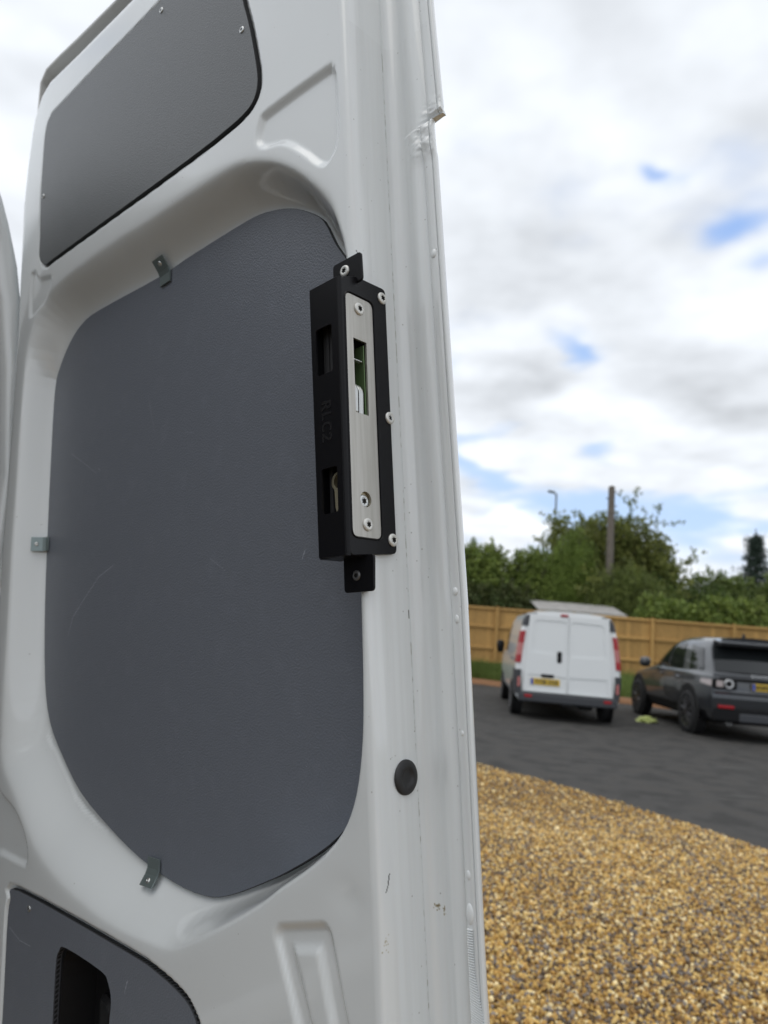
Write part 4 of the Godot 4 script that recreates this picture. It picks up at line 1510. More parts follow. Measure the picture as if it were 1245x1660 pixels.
func make_door():
	var rel := carrier.transform.affine_inverse() * Transform3D(door_basis, DOOR_AT)
	var t := Node3D.new()
	t.name = "rear_door"
	t.transform = rel
	carrier.add_child(t, true)
	t.set_meta("label", "open rear door of white pressed steel")
	_sheet = noise(5.0, 2, 7)
	_poly.lip = smooth_poly(pts(LIP), 3)
	_poly.floor = smooth_poly(pts(FLOOR), 3)
	var gap := 0.0035
	var probe := MB.new()
	_poly.upper = probe.inset(probe.ccw(smooth_poly(pts(UPPER), 4)), -0.0065)
	_poly.lower = probe.inset(probe.ccw(smooth_poly(pts(LOWER), 4)), -0.008)
	_poly.triangle = smooth_poly(pts(TRIANGLE), 4)
	_poly.left_dimple = smooth_poly(pts(LEFT_DIMPLE), 3)
	_poly.low_dimple = smooth_poly(pts(LOW_DIMPLE), 3)
	_poly.frame = PackedVector2Array(pts(FRAME))
	_poly.hole = smooth_poly(pts(HANDLE_HOLE), 3)
	for k in ["hole", "lip", "upper", "lower", "triangle", "left_dimple", "low_dimple"]:
		var r := Rect2(_poly[k][0], Vector2.ZERO)
		for v in _poly[k]:
			r = r.expand(v)
		_poly[k + "_box"] = r.grow(0.03 if k == "lip" else 0.0)
	# rows from the bottom up, closer where they are seen from near
	var rows := []
	var y := -0.99
	while y < -0.56:
		rows.append(y)
		y += 0.02
	while y < 0.95:
		rows.append(y)
		y += 0.0010 if y > 0.344 and y < 0.432 else 0.0028
	var cols := []
	var x := -0.868
	while x < -0.008:
		cols.append(Vector2(x, 0.0))
		x += 0.0034 if x < -0.065 else 0.0013
	cols.append(Vector2(-0.0075, 0.0))
	var inner := cols.size()
	for v in pts(EDGE):
		cols.append(v)
	var nc := cols.size()
	var nr := rows.size()
	var pos := PackedVector3Array()
	pos.resize(nc * nr)
	var uvs := PackedVector2Array()
	uvs.resize(nc * nr)
	var arc := PackedFloat32Array()
	arc.resize(nc)
	for c in range(1, nc):
		arc[c] = arc[c - 1] + cols[c].distance_to(cols[c - 1])
	var fold := noise(60.0, 3, 19)
	for r in nr:
		var v: float = rows[r]
		for c in nc:
			var q: Vector2 = cols[c]
			var w := Vector3(q.x, v, q.y)
			if c < inner:
				w.z = door_height(Vector2(q.x, v))
			else:
				w.y = minf(v, 0.80)
				var k := edge_scale(v)
				if q.x > 0.012:
					w.x = lerpf(q.x, q.x * k, smoothstep(0.010, 0.040, q.x))
				# the bent and torn hem near the top
				if v > 0.345 and v < 0.434 and q.x > 0.012 and q.y > -0.0705:
					var up := smoothstep(0.393, 0.397, v) * (1.0 - smoothstep(0.408, 0.424, v))
					var dn := smoothstep(0.348, 0.372, v) * (1.0 - smoothstep(0.391, 0.396, v))
					var f := fold.get_noise_2d(q.x * 1.0 + v * 0.5, v * 1.1)
					w.z += smoothstep(0.034, 0.052, q.x) * up * (0.0015 * f - 0.0035 * smoothstep(0.402, 0.396, v))
					w.z += smoothstep(0.024, 0.044, q.x) * dn * (0.0017 * f + 0.0030)
			# the door is cut away behind the lock
			if v > -0.046 and v < 0.196 and (c < inner and q.x > -0.030 or c >= inner and q.y > -0.034):
				w = Vector3(-0.036, v, -0.036)
			pos[r * nc + c] = w
			uvs[r * nc + c] = Vector2(arc[c], 1.0 - (v + 1.0) / 2.0)
	var nor := PackedVector3Array()
	nor.resize(nc * nr)
	var idx := PackedInt32Array()
	for r in nr:
		for c in nc:
			var dx := pos[r * nc + mini(c + 1, nc - 1)] - pos[r * nc + maxi(c - 1, 0)]
			var dy := pos[mini(r + 1, nr - 1) * nc + c] - pos[maxi(r - 1, 0) * nc + c]
			var n := dx.cross(dy)
			nor[r * nc + c] = n.normalized() if n.length() > 1e-12 else Vector3(1, 0, 0)
			if r < nr - 1 and c < nc - 1:
				var a := r * nc + c
				idx.append_array([a, a + nc + 1, a + 1, a, a + nc, a + nc + 1])
	var arr := []
	arr.resize(Mesh.ARRAY_MAX)
	arr[Mesh.ARRAY_VERTEX] = pos
	arr[Mesh.ARRAY_NORMAL] = nor
	arr[Mesh.ARRAY_TEX_UV] = uvs
	arr[Mesh.ARRAY_INDEX] = idx
	var am := ArrayMesh.new()
	am.add_surface_from_arrays(Mesh.PRIMITIVE_TRIANGLES, arr)
	var paint := mat(Color(0.72, 0.75, 0.76), 0.33, 0.0, 1.0)
	paint.albedo_color = Color.WHITE
	paint.albedo_texture = paint_texture(arc[inner - 1])
	paint.clearcoat_roughness = 0.06
	put("inner_frame", am, paint, t)

	# the outer skin and its upper hem
	var hem := smooth_poly(pts([-0.89, 0.988, -0.884, 1.018, -0.855, 1.036, -0.79, 1.027, -0.72, 1.014, -0.58, 0.992, -0.2, 0.945, 0.02, 0.915, 0.045, 0.88, 0.045, 0.0, 0.045, -0.97, 0.0, -1.0, -0.85, -1.0, -0.885, -0.96, -0.885, 0.0]), 3)
	var sk := MB.new()
	sk.plate(hem, -0.079, -0.0735, 0.001)
	put("outer_skin", sk.mesh(), M.skin, t)
	var lipband := pts([-0.89, 0.94, -0.884, 1.018, -0.855, 1.036, -0.79, 1.027, -0.72, 1.014, -0.58, 0.992, -0.2, 0.945, 0.02, 0.915])
	var hb := MB.new(true)
	var hr := []
	for z in [-0.0735, -0.052, -0.046, -0.046, -0.0735]:
		hr.append([])
	for k in lipband.size():
		var e: Vector2 = lipband[k]
		var i: Vector2 = (lipband[mini(k + 1, lipband.size() - 1)] - lipband[maxi(k - 1, 0)]).normalized()
		var n := Vector2(i.y, -i.x)
		hr[0].append(Vector3(e.x, e.y, -0.0735))
		hr[1].append(Vector3(e.x, e.y, -0.038))
		hr[2].append(Vector3(e.x + n.x * 0.003, e.y + n.y * 0.003, -0.035))
		hr[3].append(Vector3(e.x + n.x * 0.009, e.y + n.y * 0.009, -0.036))
		hr[4].append(Vector3(e.x + n.x * 0.012, e.y + n.y * 0.012, -0.0735))
	hb.grid(hr, true)
	put("upper_hem", hb.mesh(), mat(Color(0.36, 0.35, 0.33), 0.4, 0.0, 0.5), t)

	# grey lining panels
	var pm := MB.new()
	var po := probe.ccw(_poly.floor)
	var pe := MB.new()
	pm.soft(true)
	var lift := func(v: Vector2) -> float:
		# the board stands off a little at its lower right corner
		var q := (v - Vector2(-0.158, -0.350)) / Vector2(0.060, 0.050)
		return 0.0060 * exp(-q.length_squared())
	var pin: PackedVector2Array = pm.inset(po, 0.0007)
	var middle := Vector2(-0.4, 0.0)
	var rings := [0.0, 0.3, 0.5, 0.62, 0.7, 0.76, 0.82, 0.87, 0.92, 0.96, 1.0]
	for q in rings.size() - 1:
		for k in pin.size():
			var n := (k + 1) % pin.size()
			var c := []
			for s in [[k, rings[q]], [k, rings[q + 1]], [n, rings[q + 1]], [n, rings[q]]]:
				var v: Vector2 = middle.lerp(pin[s[0]], s[1])
				c.append(Vector3(v.x, v.y, -0.045 + lift.call(v)))
			if q > 0:
				pm.tri(c[0], c[2], c[3])
			pm.tri(c[0], c[1], c[2])
	for k in po.size():
		var n := (k + 1) % po.size()
		var l0: float = lift.call(po[k])
		var l1: float = lift.call(po[n])
		pe.quad(Vector3(po[k].x, po[k].y, -0.0492), Vector3(po[n].x, po[n].y, -0.0492), Vector3(po[n].x, po[n].y, -0.0456 + l1), Vector3(po[k].x, po[k].y, -0.0456 + l0))
		pe.quad(Vector3(po[k].x, po[k].y, -0.0456 + l0), Vector3(po[n].x, po[n].y, -0.0456 + l1), Vector3(pin[n].x, pin[n].y, -0.045 + l1), Vector3(pin[k].x, pin[k].y, -0.045 + l0))
	scratched()
	var panel := put("main_panel", pe.mesh(pm.mesh()), null, carrier, rel)
	panel.set_surface_override_material(0, M.main_panel)
	panel.set_surface_override_material(1, M.dark_edge)
	var ub := MB.new()
	var uo := probe.ccw(smooth_poly(pts(UPPER), 4))
	ub.plate(uo, -0.0064, 0.0016, 0.0006)
	var upper := put("upper_panel", two_faced(uo, -0.0064, 0.0016, []), null, carrier, rel)
	upper.set_surface_override_material(0, M.upper_panel)
	upper.set_surface_override_material(1, M.dark_edge)
	screw(upper, Vector3(-0.172, 0.616, 0.0016), Basis(Vector3.RIGHT, PI / 2), 0.0042, M.zinc)
	screw(upper, Vector3(-0.7404, 0.6714, 0.0016), Basis(Vector3.RIGHT, PI / 2), 0.0042, M.zinc)
	screw(upper, Vector3(-0.36, 0.782, 0.0016), Basis(Vector3.RIGHT, PI / 2), 0.0042, M.zinc)
	var lo := probe.ccw(smooth_poly(pts(LOWER), 4))
	var hole := probe.ccw(smooth_poly(pts(HANDLE_HOLE), 3))
	var lower := put("lower_panel", two_faced(lo, -0.0083, -0.001, [hole]), null, carrier, rel)
	lower.set_surface_override_material(0, M.main_panel)
	lower.set_surface_override_material(1, M.grey_edge)
	for p in [Vector2(-0.6608, -0.4689), Vector2(-0.30, -0.82), Vector2(-0.70, -0.84)]:
		screw(lower, Vector3(p.x, p.y, -0.001), Basis(Vector3.RIGHT, PI / 2), 0.0042, M.zinc)
	# the open flutes along the sawn edges of the hollow board
	var fl := MB.new()
	for ring in [[lo, -1.0], [hole, 1.0]]:
		var poly: PackedVector2Array = ring[0]
		var carry := 0.0
		for k in poly.size():
			var a := poly[k]
			var b := poly[(k + 1) % poly.size()]
			var l := a.distance_to(b)
			var d := (b - a) / maxf(l, 1e-6)
			var n := Vector2(d.y, -d.x) * (1.0 if ring[1] < 0 else -1.0)
			while carry < l:
				var c := a + d * carry + n * 0.0002
				var z0 := -0.0068
				var z1 := -0.0026
				var e := d * 0.0018
				var s := d * 0.0009
				var q0 := Vector3(c.x - e.x - s.x, c.y - e.y - s.y, z0)
				var q1 := Vector3(c.x + e.x - s.x, c.y + e.y - s.y, z0)
				var q2 := Vector3(c.x + e.x + s.x, c.y + e.y + s.y, z1)
				var q3 := Vector3(c.x - e.x + s.x, c.y - e.y + s.y, z1)
				fl.quad(q0, q1, q2, q3)
				carry += 0.0058
			carry -= l
	structure(put("open_flutes", fl.mesh(), M.hole, lower), "", "", "stuff")
	# the black handle tray behind its opening
	var tray := MB.new()
	var mid_ := Vector2(-0.50, -0.585)
	var sized := func(f: float) -> PackedVector2Array:
		var r := PackedVector2Array()
		for v in hole:
			r.append(mid_ + (v - mid_) * f)
		return r
	tray.plate(sized.call(1.12), -0.0086, -0.0084, 0.0, [sized.call(0.94)], false)
	tray.rim(sized.call(0.94), -0.0084, sized.call(0.80), -0.050)
	var tp := put("handle_tray", tray.mesh(), M.plastic, carrier, rel)
	var fl2 := MB.new()
	fl2.cap(sized.call(0.80), [], -0.050)
	put("tray_floor", fl2.mesh(), M.plastic, tp)
	var grip := MB.new()
	grip.plate(round_poly(pts([-0.492, -0.66, -0.462, -0.66, -0.462, -0.545, -0.492, -0.535]), 0.012), -0.05, -0.018, 0.005)
	put("grip", grip.mesh(), M.plastic, tp)

	make_brackets(rel)
	make_lock(rel)

	# rubber plug, sealant
	var pl := MB.new(true)
	pl.lathe([Vector2(0.0150, 0.0), Vector2(0.0148, 0.0014), Vector2(0.0138, 0.0024), Vector2(0.0095, 0.0030), Vector2(0.0082, 0.0026), Vector2(0.0072, 0.0015), Vector2(0.0045, 0.0009), Vector2(0, 0.0008)], 36, Transform3D(Basis(Vector3.BACK, -PI / 2), Vector3(0.0026, -0.2505, -0.0385)))
	put("rubber_plug", pl.mesh(), M.rubber, t)
	for q in [[0.0552, 0.2451, 0.0042, 1.2], [0.0552, -0.091, 0.0036, 1.1], [0.0555, -0.1157, 0.0030, 1.4], [0.0555, -0.2145, 0.0022, 1.2], [0.0545, -0.3297, 0.0028, 1.5], [0.0540, -0.3598, 0.0046, 1.9]]:
		var bl := MB.new(true)
		bl.lathe([Vector2(1.0, 0.0), Vector2(0.92, 0.35), Vector2(0.72, 0.68), Vector2(0.4, 0.92), Vector2(0, 1.0)], 16, Transform3D(Basis(Vector3(q[2] * 0.85, 0, 0), Vector3(0, 0, q[2] * 0.42), Vector3(0, -q[2] * q[3], 0)), Vector3(q[0] * edge_scale(q[1]), q[1], -0.0640)))
		put("sealant_blob", bl.mesh(), M.white, t)
	var rb := MB.new(true)
	var yy := -0.372
	while yy > -0.62:
		var wide_ := 0.0030 + 0.0034 * smoothstep(-0.40, -0.445, yy)
		var sx := 0.0500 * edge_scale(yy) + wide_
		var tilt := 0.0016 * smoothstep(-0.39, -0.44, yy)
		rb.grid([[Vector3(sx - wide_, yy + 0.0008 + tilt, -0.0645), Vector3(sx + wide_, yy + 0.0008 - tilt, -0.0645)], [Vector3(sx - wide_, yy + 0.0004 + tilt, -0.0626), Vector3(sx + wide_, yy + 0.0004 - tilt, -0.0626)], [Vector3(sx - wide_, yy - 0.0004 + tilt, -0.0626), Vector3(sx + wide_, yy - 0.0004 - tilt, -0.0626)], [Vector3(sx - wide_, yy - 0.0008 + tilt, -0.0645), Vector3(sx + wide_, yy - 0.0008 - tilt, -0.0645)]], true)
		yy -= 0.00195
	structure(put("ribbed_sealant", rb.mesh(), M.white, t), "", "", "stuff")


func two_faced(outline: PackedVector2Array, z0: float, z1: float, holes: Array) -> ArrayMesh:
	# a board with its face as one surface and its sawn edge as another
	var f := MB.new()
	f.cap(outline, holes, z1)
	var m := f.mesh()
	var e := MB.new()
	e.rim(outline, z0, outline, z1)
	for h in holes:
		e.rim(h, z1, h, z0)
	return e.mesh(m)


func screw(parent: Node3D, at: Vector3, turn: Basis, r: float, m: Material, recess := true) -> MeshInstance3D:
	# a domed head with a dark star shaped drive; its axis is the local y
	var b := MB.new(true)
	b.lathe([Vector2(r, 0.0), Vector2(r, r * 0.14), Vector2(r * 0.94, r * 0.25), Vector2(r * 0.76, r * 0.33), Vector2(r * 0.52, r * 0.36), Vector2(r * 0.50, r * 0.34)], 28, Transform3D(turn, Vector3.ZERO))
	var mesh := b.mesh()
	var d := MB.new()
	var star := []
	for k in 24:
		var a := TAU * k / 24.0
		star.append(Vector3(cos(a), 0, -sin(a)) * r * (0.48 if (k / 2) % 2 == 0 else 0.36))
	for k in 24:
		d.tri(turn * Vector3(0, r * 0.12, 0), turn * (star[k] + Vector3(0, r * 0.12, 0)), turn * (star[(k + 1) % 24] + Vector3(0, r * 0.12, 0)))
	var ringb := MB.new()
	for k in 24:
		var a0 := TAU * k / 24.0
		var a1 := TAU * (k + 1) / 24.0
		var o0 := Vector3(cos(a0), 0, -sin(a0)) * r * 0.51 + Vector3(0, r * 0.34, 0)
		var o1 := Vector3(cos(a1), 0, -sin(a1)) * r * 0.51 + Vector3(0, r * 0.34, 0)
		ringb.quad(turn * (star[k] + Vector3(0, r * 0.33, 0)), turn * o0, turn * o1, turn * (star[(k + 1) % 24] + Vector3(0, r * 0.33, 0)))
	ringb.mesh(mesh)
	d.mesh(mesh)
	var o := put("screw", mesh, null, parent, Transform3D(Basis.IDENTITY, at))
	o.set_surface_override_material(0, m)
	o.set_surface_override_material(1, m)
	o.set_surface_override_material(2, M.hole)
	return o


func line_on(img: Image, a: Vector2, b: Vector2, c: Color, wide := 1):
	var n := int(a.distance_to(b)) + 1
	for k in n + 1:
		var p := a.lerp(b, float(k) / n)
		for q in wide:
			var px := int(p.x) + q
			if px >= 0 and px < img.get_width() and p.y >= 0 and p.y < img.get_height():
				img.set_pixel(px, int(p.y), c)


func paint_texture(arc0: float) -> ImageTexture:
	# white paint with rubbed, dirty and chipped spots; one pixel is about a millimetre
	var w := 1024
	var h := 2048
	var img := Image.create(w, h, false, Image.FORMAT_RGB8)
	var base := Color(0.72, 0.75, 0.76).linear_to_srgb()
	img.fill(base)
	var at := func(s: float, v: float) -> Vector2: return Vector2(s * w, (1.0 - (v + 1.0) / 2.0) * h)
	var g := RandomNumberGenerator.new()
	g.seed = 90
	var streak := noise(0.012, 3, 71)
	# faint vertical grime along the edge, and the dark line of dirt in its seam
	for x in range(int((arc0 + 0.004) * w), int((arc0 + 0.135) * w)):
		for y in range(500, 1750):
			var n := streak.get_noise_2d(x * 6.0, y * 0.22)
			var f := clampf(0.022 + n * 0.055, 0.0, 0.07)
			img.set_pixel(x, y, base.lerp(Color(0.42, 0.40, 0.36), f))
	var seam := (arc0 + 0.0595) * w
	for y in range(450, 1500):
		var n: float = streak.get_noise_2d(3.0, y * 1.7) + streak.get_noise_2d(90.0, y * 9.0) * 0.7
		if n > 0.02:
			img.set_pixel(int(seam), y, base.lerp(Color(0.33, 0.29, 0.22), clampf(0.18 + n * 0.7, 0.0, 0.62)))
		if n > 0.3:
			img.set_pixel(int(seam) + 1, y, base.lerp(Color(0.36, 0.31, 0.22), 0.35))
	for k in 260:
		var p := Vector2(g.randf_range(0.05, 0.99) * w, g.randf_range(60, 1560))
		if k < 110:
			p.x = g.randf_range(arc0, arc0 + 0.13) * w
		img.set_pixelv(Vector2i(p), base.lerp(Color(0.25, 0.23, 0.2), g.randf_range(0.12, 0.55)))
	# the black scratch, the brown stain and smaller marks
	line_on(img, at.call(arc0 + 0.0185, -0.324), at.call(arc0 + 0.0165, -0.332), Color(0.16, 0.17, 0.18))
	line_on(img, at.call(arc0 + 0.0165, -0.332), at.call(arc0 + 0.0145, -0.336), Color(0.35, 0.36, 0.36))
	line_on(img, at.call(arc0 + 0.0585, -0.105), at.call(arc0 + 0.0590, -0.112), Color(0.2, 0.2, 0.18))
	for k in 40:
		var c: Vector2 = at.call(arc0 + 0.0735, -0.3605)
		var q := c + Vector2(g.randfn() * 1.3 + (7.0 if k > 24 else 0.0), g.randfn() * 1.8 + (2.0 if k > 24 else 0.0))
		img.set_pixelv(Vector2i(q), base.lerp(Color(0.36, 0.29, 0.14), g.randf_range(0.3, 0.9)))
	for k in 16:
		var c: Vector2 = at.call(arc0 + 0.012, -0.374)
		img.set_pixelv(Vector2i(c + Vector2(g.randfn() * 1.5, g.randfn() * 3.5)), base.lerp(Color(0.45, 0.38, 0.2), g.randf_range(0.2, 0.6)))
	for q in [[0.014, -0.078], [0.009, 0.245]]:
		line_on(img, at.call(arc0 + q[0], q[1]), at.call(arc0 + q[0] + 0.001, q[1] - 0.003), Color(0.36, 0.36, 0.35))
	return ImageTexture.create_from_image(img)


func scratched():
	# the same board with fine pale scratches and rubbed spots
	var img := Image.create(1024, 1024, false, Image.FORMAT_RGBA8)
	img.fill(Color(0.55, 0.57, 0.62, 0.0))
	var at := func(x: float, y: float) -> Vector2: return Vector2((x + 1.0) * 1024.0, (0.45 - y) * 1024.0)
	var g := RandomNumberGenerator.new()
	g.seed = 17
	var chains := [[[-0.6911, 0.1989, -0.6461, 0.1737, -0.6015, 0.1475], 0.16], [[-0.6739, -0.0959, -0.6599, -0.0685, -0.6184, -0.0389, -0.5818, -0.0147, -0.537, -0.0014], 0.26], [[-0.5941, 0.1529, -0.589, 0.149], 0.3], [[-0.1334, -0.0403, -0.1282, -0.031], 0.3], [[-0.3016, -0.0203, -0.2701, -0.0389], 0.10], [[-0.4544, 0.2336, -0.4357, 0.1737], 0.08], [[-0.723, -0.505, -0.686, -0.5145, -0.650, -0.5144], 0.3], [[-0.3992, -0.5083, -0.396, -0.50, -0.3931, -0.4942], 0.32], [[-0.36, 0.155, -0.34, 0.149], 0.1]]
	for c in chains:
		var v := pts(c[0])
		for k in v.size() - 1:
			var a: Vector2 = at.call(v[k].x, v[k].y)
			var b: Vector2 = at.call(v[k + 1].x, v[k + 1].y)
			var n := int(a.distance_to(b) * 1.5) + 1
			for i in n:
				var p := a.lerp(b, float(i) / n)
				img.set_pixelv(Vector2i(p), Color(0.80, 0.82, 0.86, minf(1.0, c[1] * g.randf_range(0.8, 2.6))))
	for k in 90:
		var p := Vector2i(g.randi_range(250, 960), g.randi_range(100, 1010))
		img.set_pixelv(p, Color(0.75, 0.77, 0.80, g.randf_range(0.1, 0.5)))
	var rub := noise(0.02, 4, 5)
	for y in 1024:
		for x in range(220, 1000):
			var n := rub.get_noise_2d(x, y)
			if n > 0.2 and img.get_pixel(x, y).a == 0.0:
				img.set_pixel(x, y, Color(0.5, 0.52, 0.56, (n - 0.2) * 0.3))
	var m: StandardMaterial3D = M.grey_panel.duplicate()
	m.detail_enabled = true
	m.detail_uv_layer = BaseMaterial3D.DETAIL_UV_2
	m.detail_blend_mode = BaseMaterial3D.BLEND_MODE_MIX
	m.detail_albedo = ImageTexture.create_from_image(img)
	M.main_panel = m
	M.grey_edge = mat(Color(0.055, 0.058, 0.066), 0.6)


func make_brackets(rel: Transform3D):
	# bent zinc straps that hold the large panel: foot on the panel, other leg on the wall of the field
	var specs := [
		[Vector3(-0.410, 0.406, -0.0430), Vector3(0, -1, 0), Vector3(0, 0.78, 0.62), 0.026, 0.018, 0.022],
		[Vector3(-0.7655, 0.058, -0.0430), Vector3(1, 0, 0), Vector3(-0.42, 0, 0.91), 0.023, 0.012, 0.022],
		[Vector3(-0.4115, -0.393, -0.0430), Vector3(0, 1, 0), Vector3(0, -0.80, 0.60), 0.026, 0.016, 0.018]]
	for q in specs:
		var root := MB.new()
		var o: Vector3 = q[0]
		var d: Vector3 = q[1]
		var u: Vector3 = (q[2] as Vector3).normalized()
		var across: Vector3 = Vector3(0, 0, 1).cross(d).normalized() * q[3] * 0.5
		var th := 0.0016
		var nu: Vector3 = across.cross(u).normalized()
		if nu.dot(d) < 0:
			nu = -nu
		var z := Vector3(0, 0, th)
		var path_a := [o + d * q[4], o + d * 0.004, o + u * 0.004 + nu * 0.0, o + u * q[5]]
		var offs := [z, z, nu * th + z * 0.4, nu * th]
		var r0 := []
		var r1 := []
		for k in 4:
			r0.append([path_a[k] - across, path_a[k] + across])
			r1.append([path_a[k] + offs[k] - across, path_a[k] + offs[k] + across])
		var b := MB.new()
		for k in 3:
			b.quad(r1[k][0], r1[k + 1][0], r1[k + 1][1], r1[k][1])
			b.quad(r0[k][0], r0[k][1], r0[k + 1][1], r0[k + 1][0])
			b.quad(r0[k][0], r0[k + 1][0], r1[k + 1][0], r1[k][0])
			b.quad(r0[k][1], r1[k][1], r1[k + 1][1], r0[k + 1][1])
		for k in [0, 3]:
			b.quad(r0[k][0], r1[k][0], r1[k][1], r0[k][1])
		var br := put("bracket", b.mesh(), M.bracket, carrier, rel)
		var rv := MB.new(true)
		var bas := Basis(across.normalized(), nu, across.normalized().cross(nu))
		rv.lathe([Vector2(0.0036, 0.0), Vector2(0.0033, 0.0008), Vector2(0.0022, 0.0014), Vector2(0.0012, 0.0015), Vector2(0.0009, 0.0007), Vector2(0, 0.0007)], 16, Transform3D(bas, o + u * q[5] * 0.62 + nu * th))
		put("rivet", rv.mesh(), M.zinc, br)


func make_lock(rel: Transform3D):
	var k := Node3D.new()
	k.name = "hook_lock"
	k.transform = rel
	carrier.add_child(k, true)
	k.set_meta("label", "black steel lock case with a bare steel strip, hook bolt and stamped lettering")
	# side plate, parallel to the door, with two openings
	var side := MB.new()
	var up_hole := round_poly(pts([-0.0268, 0.1125, -0.0055, 0.1125, -0.0055, 0.159, -0.0268, 0.159]), 0.003)
	var low_hole := round_poly(pts([-0.0240, -0.0192, -0.0040, -0.0192, -0.0040, 0.0225, -0.0240, 0.0225]), 0.003)
	side.plate(round_poly(pts([-0.0345, 0.2035, -0.0305, -0.0580, 0.0035, -0.0592, 0.0035, 0.2035]), 0.001), 0.026, 0.028, 0.0004, [up_hole, low_hole])
	side.plate(PackedVector2Array([Vector2(-0.0345, 0.2035), Vector2(-0.0305, -0.058), Vector2(-0.0285, -0.058), Vector2(-0.0325, 0.2035)]), -0.03, 0.0259)
	side.box(Vector3(-0.0145, 0.2030, 0.0130), Vector3(0.036, 0.0018, 0.0255), 0.0003)
	side.box(Vector3(-0.0140, -0.0578, 0.0130), Vector3(0.035, 0.0018, 0.0255), 0.0003)
	put("side_plate", side.mesh(), M.black, k)
	# front plate along the door edge: rounded corners, an opening for the steel strip
	var front := Basis(Vector3(0, 0, -1), Vector3(0, 1, 0), Vector3(1, 0, 0))
	var window := round_poly(pts([-0.0222, -0.0425, 0.0165, -0.0425, 0.0172, 0.1905, -0.0212, 0.1905]), 0.0075, 6)
	var outline := PackedVector2Array()
	outline.append_array(round_poly(pts([-0.0255, -0.0592, 0.0365, -0.0535, 0.0372, 0.2125, -0.004, 0.2110, -0.0255, 0.2035]), 0.0055, 5))
	var fp := MB.new()
	fp.xf = Transform3D(front, Vector3.ZERO)
	fp.plate(outline, 0.0033, 0.0065, 0.0005, [window])
	# a raised rim round the opening
	var w2: PackedVector2Array = fp.inset(fp.ccw(window), -0.0012)
	fp.rim(w2, 0.0066, fp.inset(fp.ccw(window), -0.0004), 0.0078)
	fp.rim(fp.inset(fp.ccw(window), -0.0004), 0.0078, fp.ccw(window), 0.0072)
	put("front_plate", fp.mesh(), M.black, k)
	var corner := MB.new(true)
	var cr := []
	for i in 7:
		var a := PI / 2 * i / 6.0
		cr.append([Vector3(0.0035 + 0.003 * sin(a), -0.0592, 0.0250 + 0.003 * cos(a)), Vector3(0.0035 + 0.003 * sin(a), 0.2035, 0.0250 + 0.003 * cos(a))])
	corner.grid(cr, false)
	put("folded_edge", corner.mesh(), M.black, k)
	# ears with their screws
	var ears := [[[-0.0248, 0.2050, 0.0140, 0.2050, 0.0132, 0.2347, -0.0248, 0.2347], Vector3(-0.0082, 0.2223, 0.0045)], [[-0.0232, -0.0885, 0.0128, -0.0895, 0.0145, -0.0570, -0.0230, -0.0570], Vector3(-0.0067, -0.0742, 0.0045)]]
	for e in ears:
		var m := MB.new()
		m.plate(round_poly(pts(e[0]), 0.004, 5), 0.0022, 0.0045, 0.0004)
		put("fixing_ear", m.mesh(), M.black, k)
		screw(k, e[1], Basis(Vector3.RIGHT, PI / 2), 0.0058 if e[1].y > 0.0 else 0.0046, M.pale_screw if e[1].y > 0.0 else M.dull_screw)
	# the steel strip with the hook's slot
	var strip := MB.new()
	strip.xf = Transform3D(front, Vector3.ZERO)
	var slot := pts([-0.0116, 0.0735, 0.0056, 0.0735, 0.0062, 0.1462, -0.0118, 0.1462])
	var screw_hole := PackedVector2Array()
	for i in 20:
		screw_hole.append(Vector2(-0.0030, -0.0070) + Vector2(cos(TAU * i / 20), sin(TAU * i / 20)) * 0.0072)
	strip.plate(strip.inset(strip.ccw(window), 0.0005), 0.0040, 0.0064, 0.0004, [PackedVector2Array(slot), screw_hole])
	put("steel_strip", strip.mesh(), M.steel, k)
	var out := Basis(Vector3.BACK, -PI / 2)
	screw(k, Vector3(0.0064, 0.1777, 0.0027), out, 0.0062, M.pale_screw)
	screw(k, Vector3(0.0064, -0.0300, 0.0021), out, 0.0060, M.pale_screw)
	screw(k, Vector3(0.0035, -0.0085, 0.0040), out, 0.0062, M.zinc)
	for q in [[0.2008, -0.0311], [0.0776, -0.0345], [-0.0411, -0.0310]]:
		screw(k, Vector3(0.0066, q[0], q[1]), out, 0.0060, M.pale_screw)
	var bush_ := MB.new()
	bush_.xf = Transform3D(front, Vector3.ZERO)
	bush_.cap(screw_hole, [], 0.0034)
	put("screw_seat", bush_.mesh(), M.brass, k)
	# inside the slot: dark case, green plated lever, cross bar, hook of stacked plates
	var inside := MB.new()
	inside.box(Vector3(-0.0240, 0.072, -0.002), Vector3(0.004, 0.235, 0.036), 0.0)
	inside.box(Vector3(-0.0100, 0.072, -0.0215), Vector3(0.028, 0.235, 0.002), 0.0)
	inside.box(Vector3(-0.0200, 0.125, 0.0140), Vector3(0.0210, 0.09, 0.0012), 0.0)
	put("inner_case", inside.mesh(), M.inside, k)
	var lever := MB.new()
	lever.box(Vector3(-0.0110, 0.1130, 0.0000), Vector3(0.003, 0.0215, 0.0200), 0.0006, Basis(Vector3.BACK, 0.25))
	lever.box(Vector3(-0.0020, 0.1090, -0.0047), Vector3(0.012, 0.070, 0.0010), 0.0003)
	put("green_lever", lever.mesh(), M.green, k)
	var bar := MB.new()
	for i in 5:
		bar.box(Vector3(0.0005, 0.1275, 0.0095 - 0.0030 * i), Vector3(0.004, 0.0014, 0.0022), 0.0003)
	put("cross_bar", bar.mesh(), M.zinc, k)
	var profile := PackedVector2Array()
	for q in [Vector2(-0.022, 0.0765), Vector2(0.0030, 0.0745), Vector2(0.0040, 0.0760)]:
		profile.append(q)
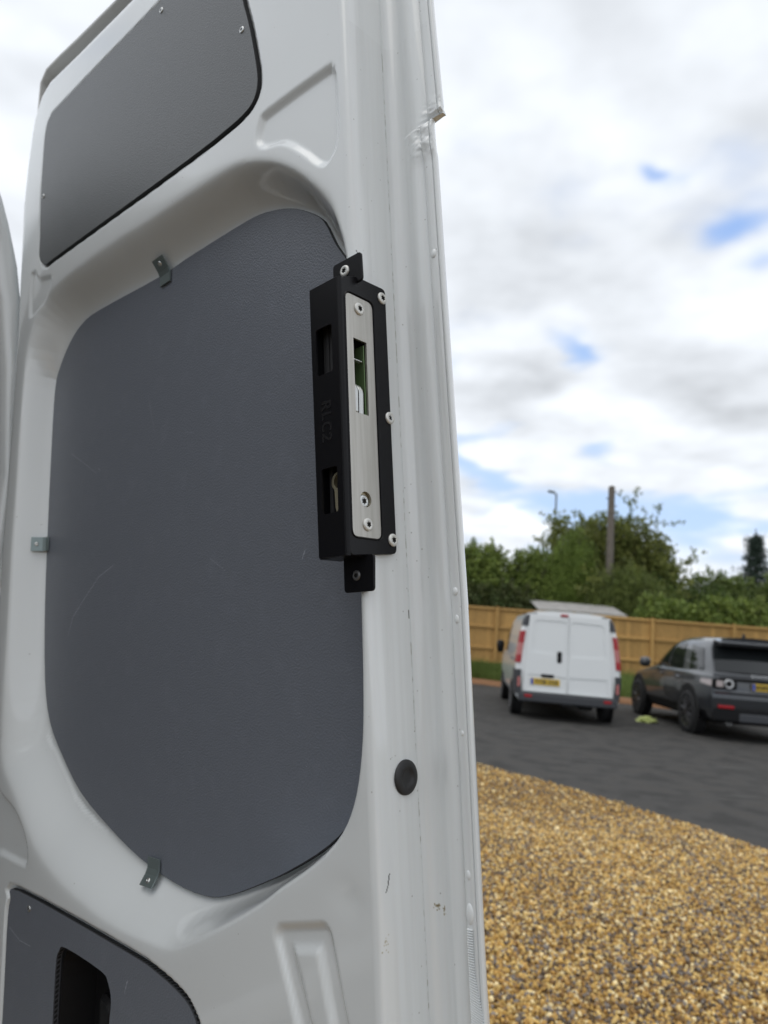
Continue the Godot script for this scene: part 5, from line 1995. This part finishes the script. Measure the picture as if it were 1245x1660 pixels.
	for i in 9:
		var a := PI * 0.5 * i / 8.0
		profile.append(Vector2(-0.007 + 0.0115 * cos(a), 0.0960 + 0.0112 * sin(a)))
	profile.append(Vector2(-0.022, 0.1060))
	for n in [0.0099, 0.0073, 0.0021, -0.0005]:
		var hp := MB.new()
		var shift := 0.0 if n > 0.005 else -0.0008
		var pr := PackedVector2Array()
		for v in profile:
			pr.append(v + Vector2(shift, shift))
		hp.plate(pr, n - 0.0012, n + 0.0012, 0.0005)
		put("hook_plate", hp.mesh(), M.zinc, k)
	var mid := MB.new()
	var mp := PackedVector2Array()
	for v in profile:
		mp.append(Vector2(v.x - 0.0018, maxf(v.y, 0.0955)))
	mid.box(Vector3(-0.0105, 0.1005, 0.0047), Vector3(0.018, 0.010, 0.0030), 0.0006)
	put("hook_spacer", mid.mesh(), M.zinc, k)
	# the pale cylinder profile in the lower opening
	var key := PackedVector2Array()
	for i in 25:
		var a := lerpf(-PI * 0.28, PI * 1.28, i / 24.0)
		key.append(Vector2(-0.0122, 0.0112) + Vector2(cos(a), sin(a)) * 0.0092)
	key.append(Vector2(-0.0172, -0.0125))
	key.append(Vector2(-0.0158, -0.0168))
	key.append(Vector2(-0.0122, -0.0180))
	key.append(Vector2(-0.0086, -0.0168))
	key.append(Vector2(-0.0072, -0.0125))
	var bore := PackedVector2Array()
	for i in 24:
		bore.append(Vector2(-0.0112, 0.0112) + Vector2(cos(TAU * i / 24), sin(TAU * i / 24)) * 0.0070)
	var cy := MB.new()
	cy.plate(key, 0.004, 0.0185, 0.0005, [bore])
	put("cylinder_mouth", cy.mesh(), M.brass, k)
	var bo := MB.new()
	bo.cap(bore, [], 0.0085)
	put("cylinder_bore", bo.mesh(), mat(Color(0.05, 0.04, 0.03), 0.5, 0.4), k)
	# stamped lettering, read downwards
	var tm := text_mesh("RLC2", 0.0122, 0.0006)
	put("lettering", tm, M.letter, k, Transform3D(Basis(Vector3(0, -1, 0), Vector3(1, 0, 0), Vector3(0, 0, 1)), Vector3(-0.0155, 0.0668, 0.0281)))
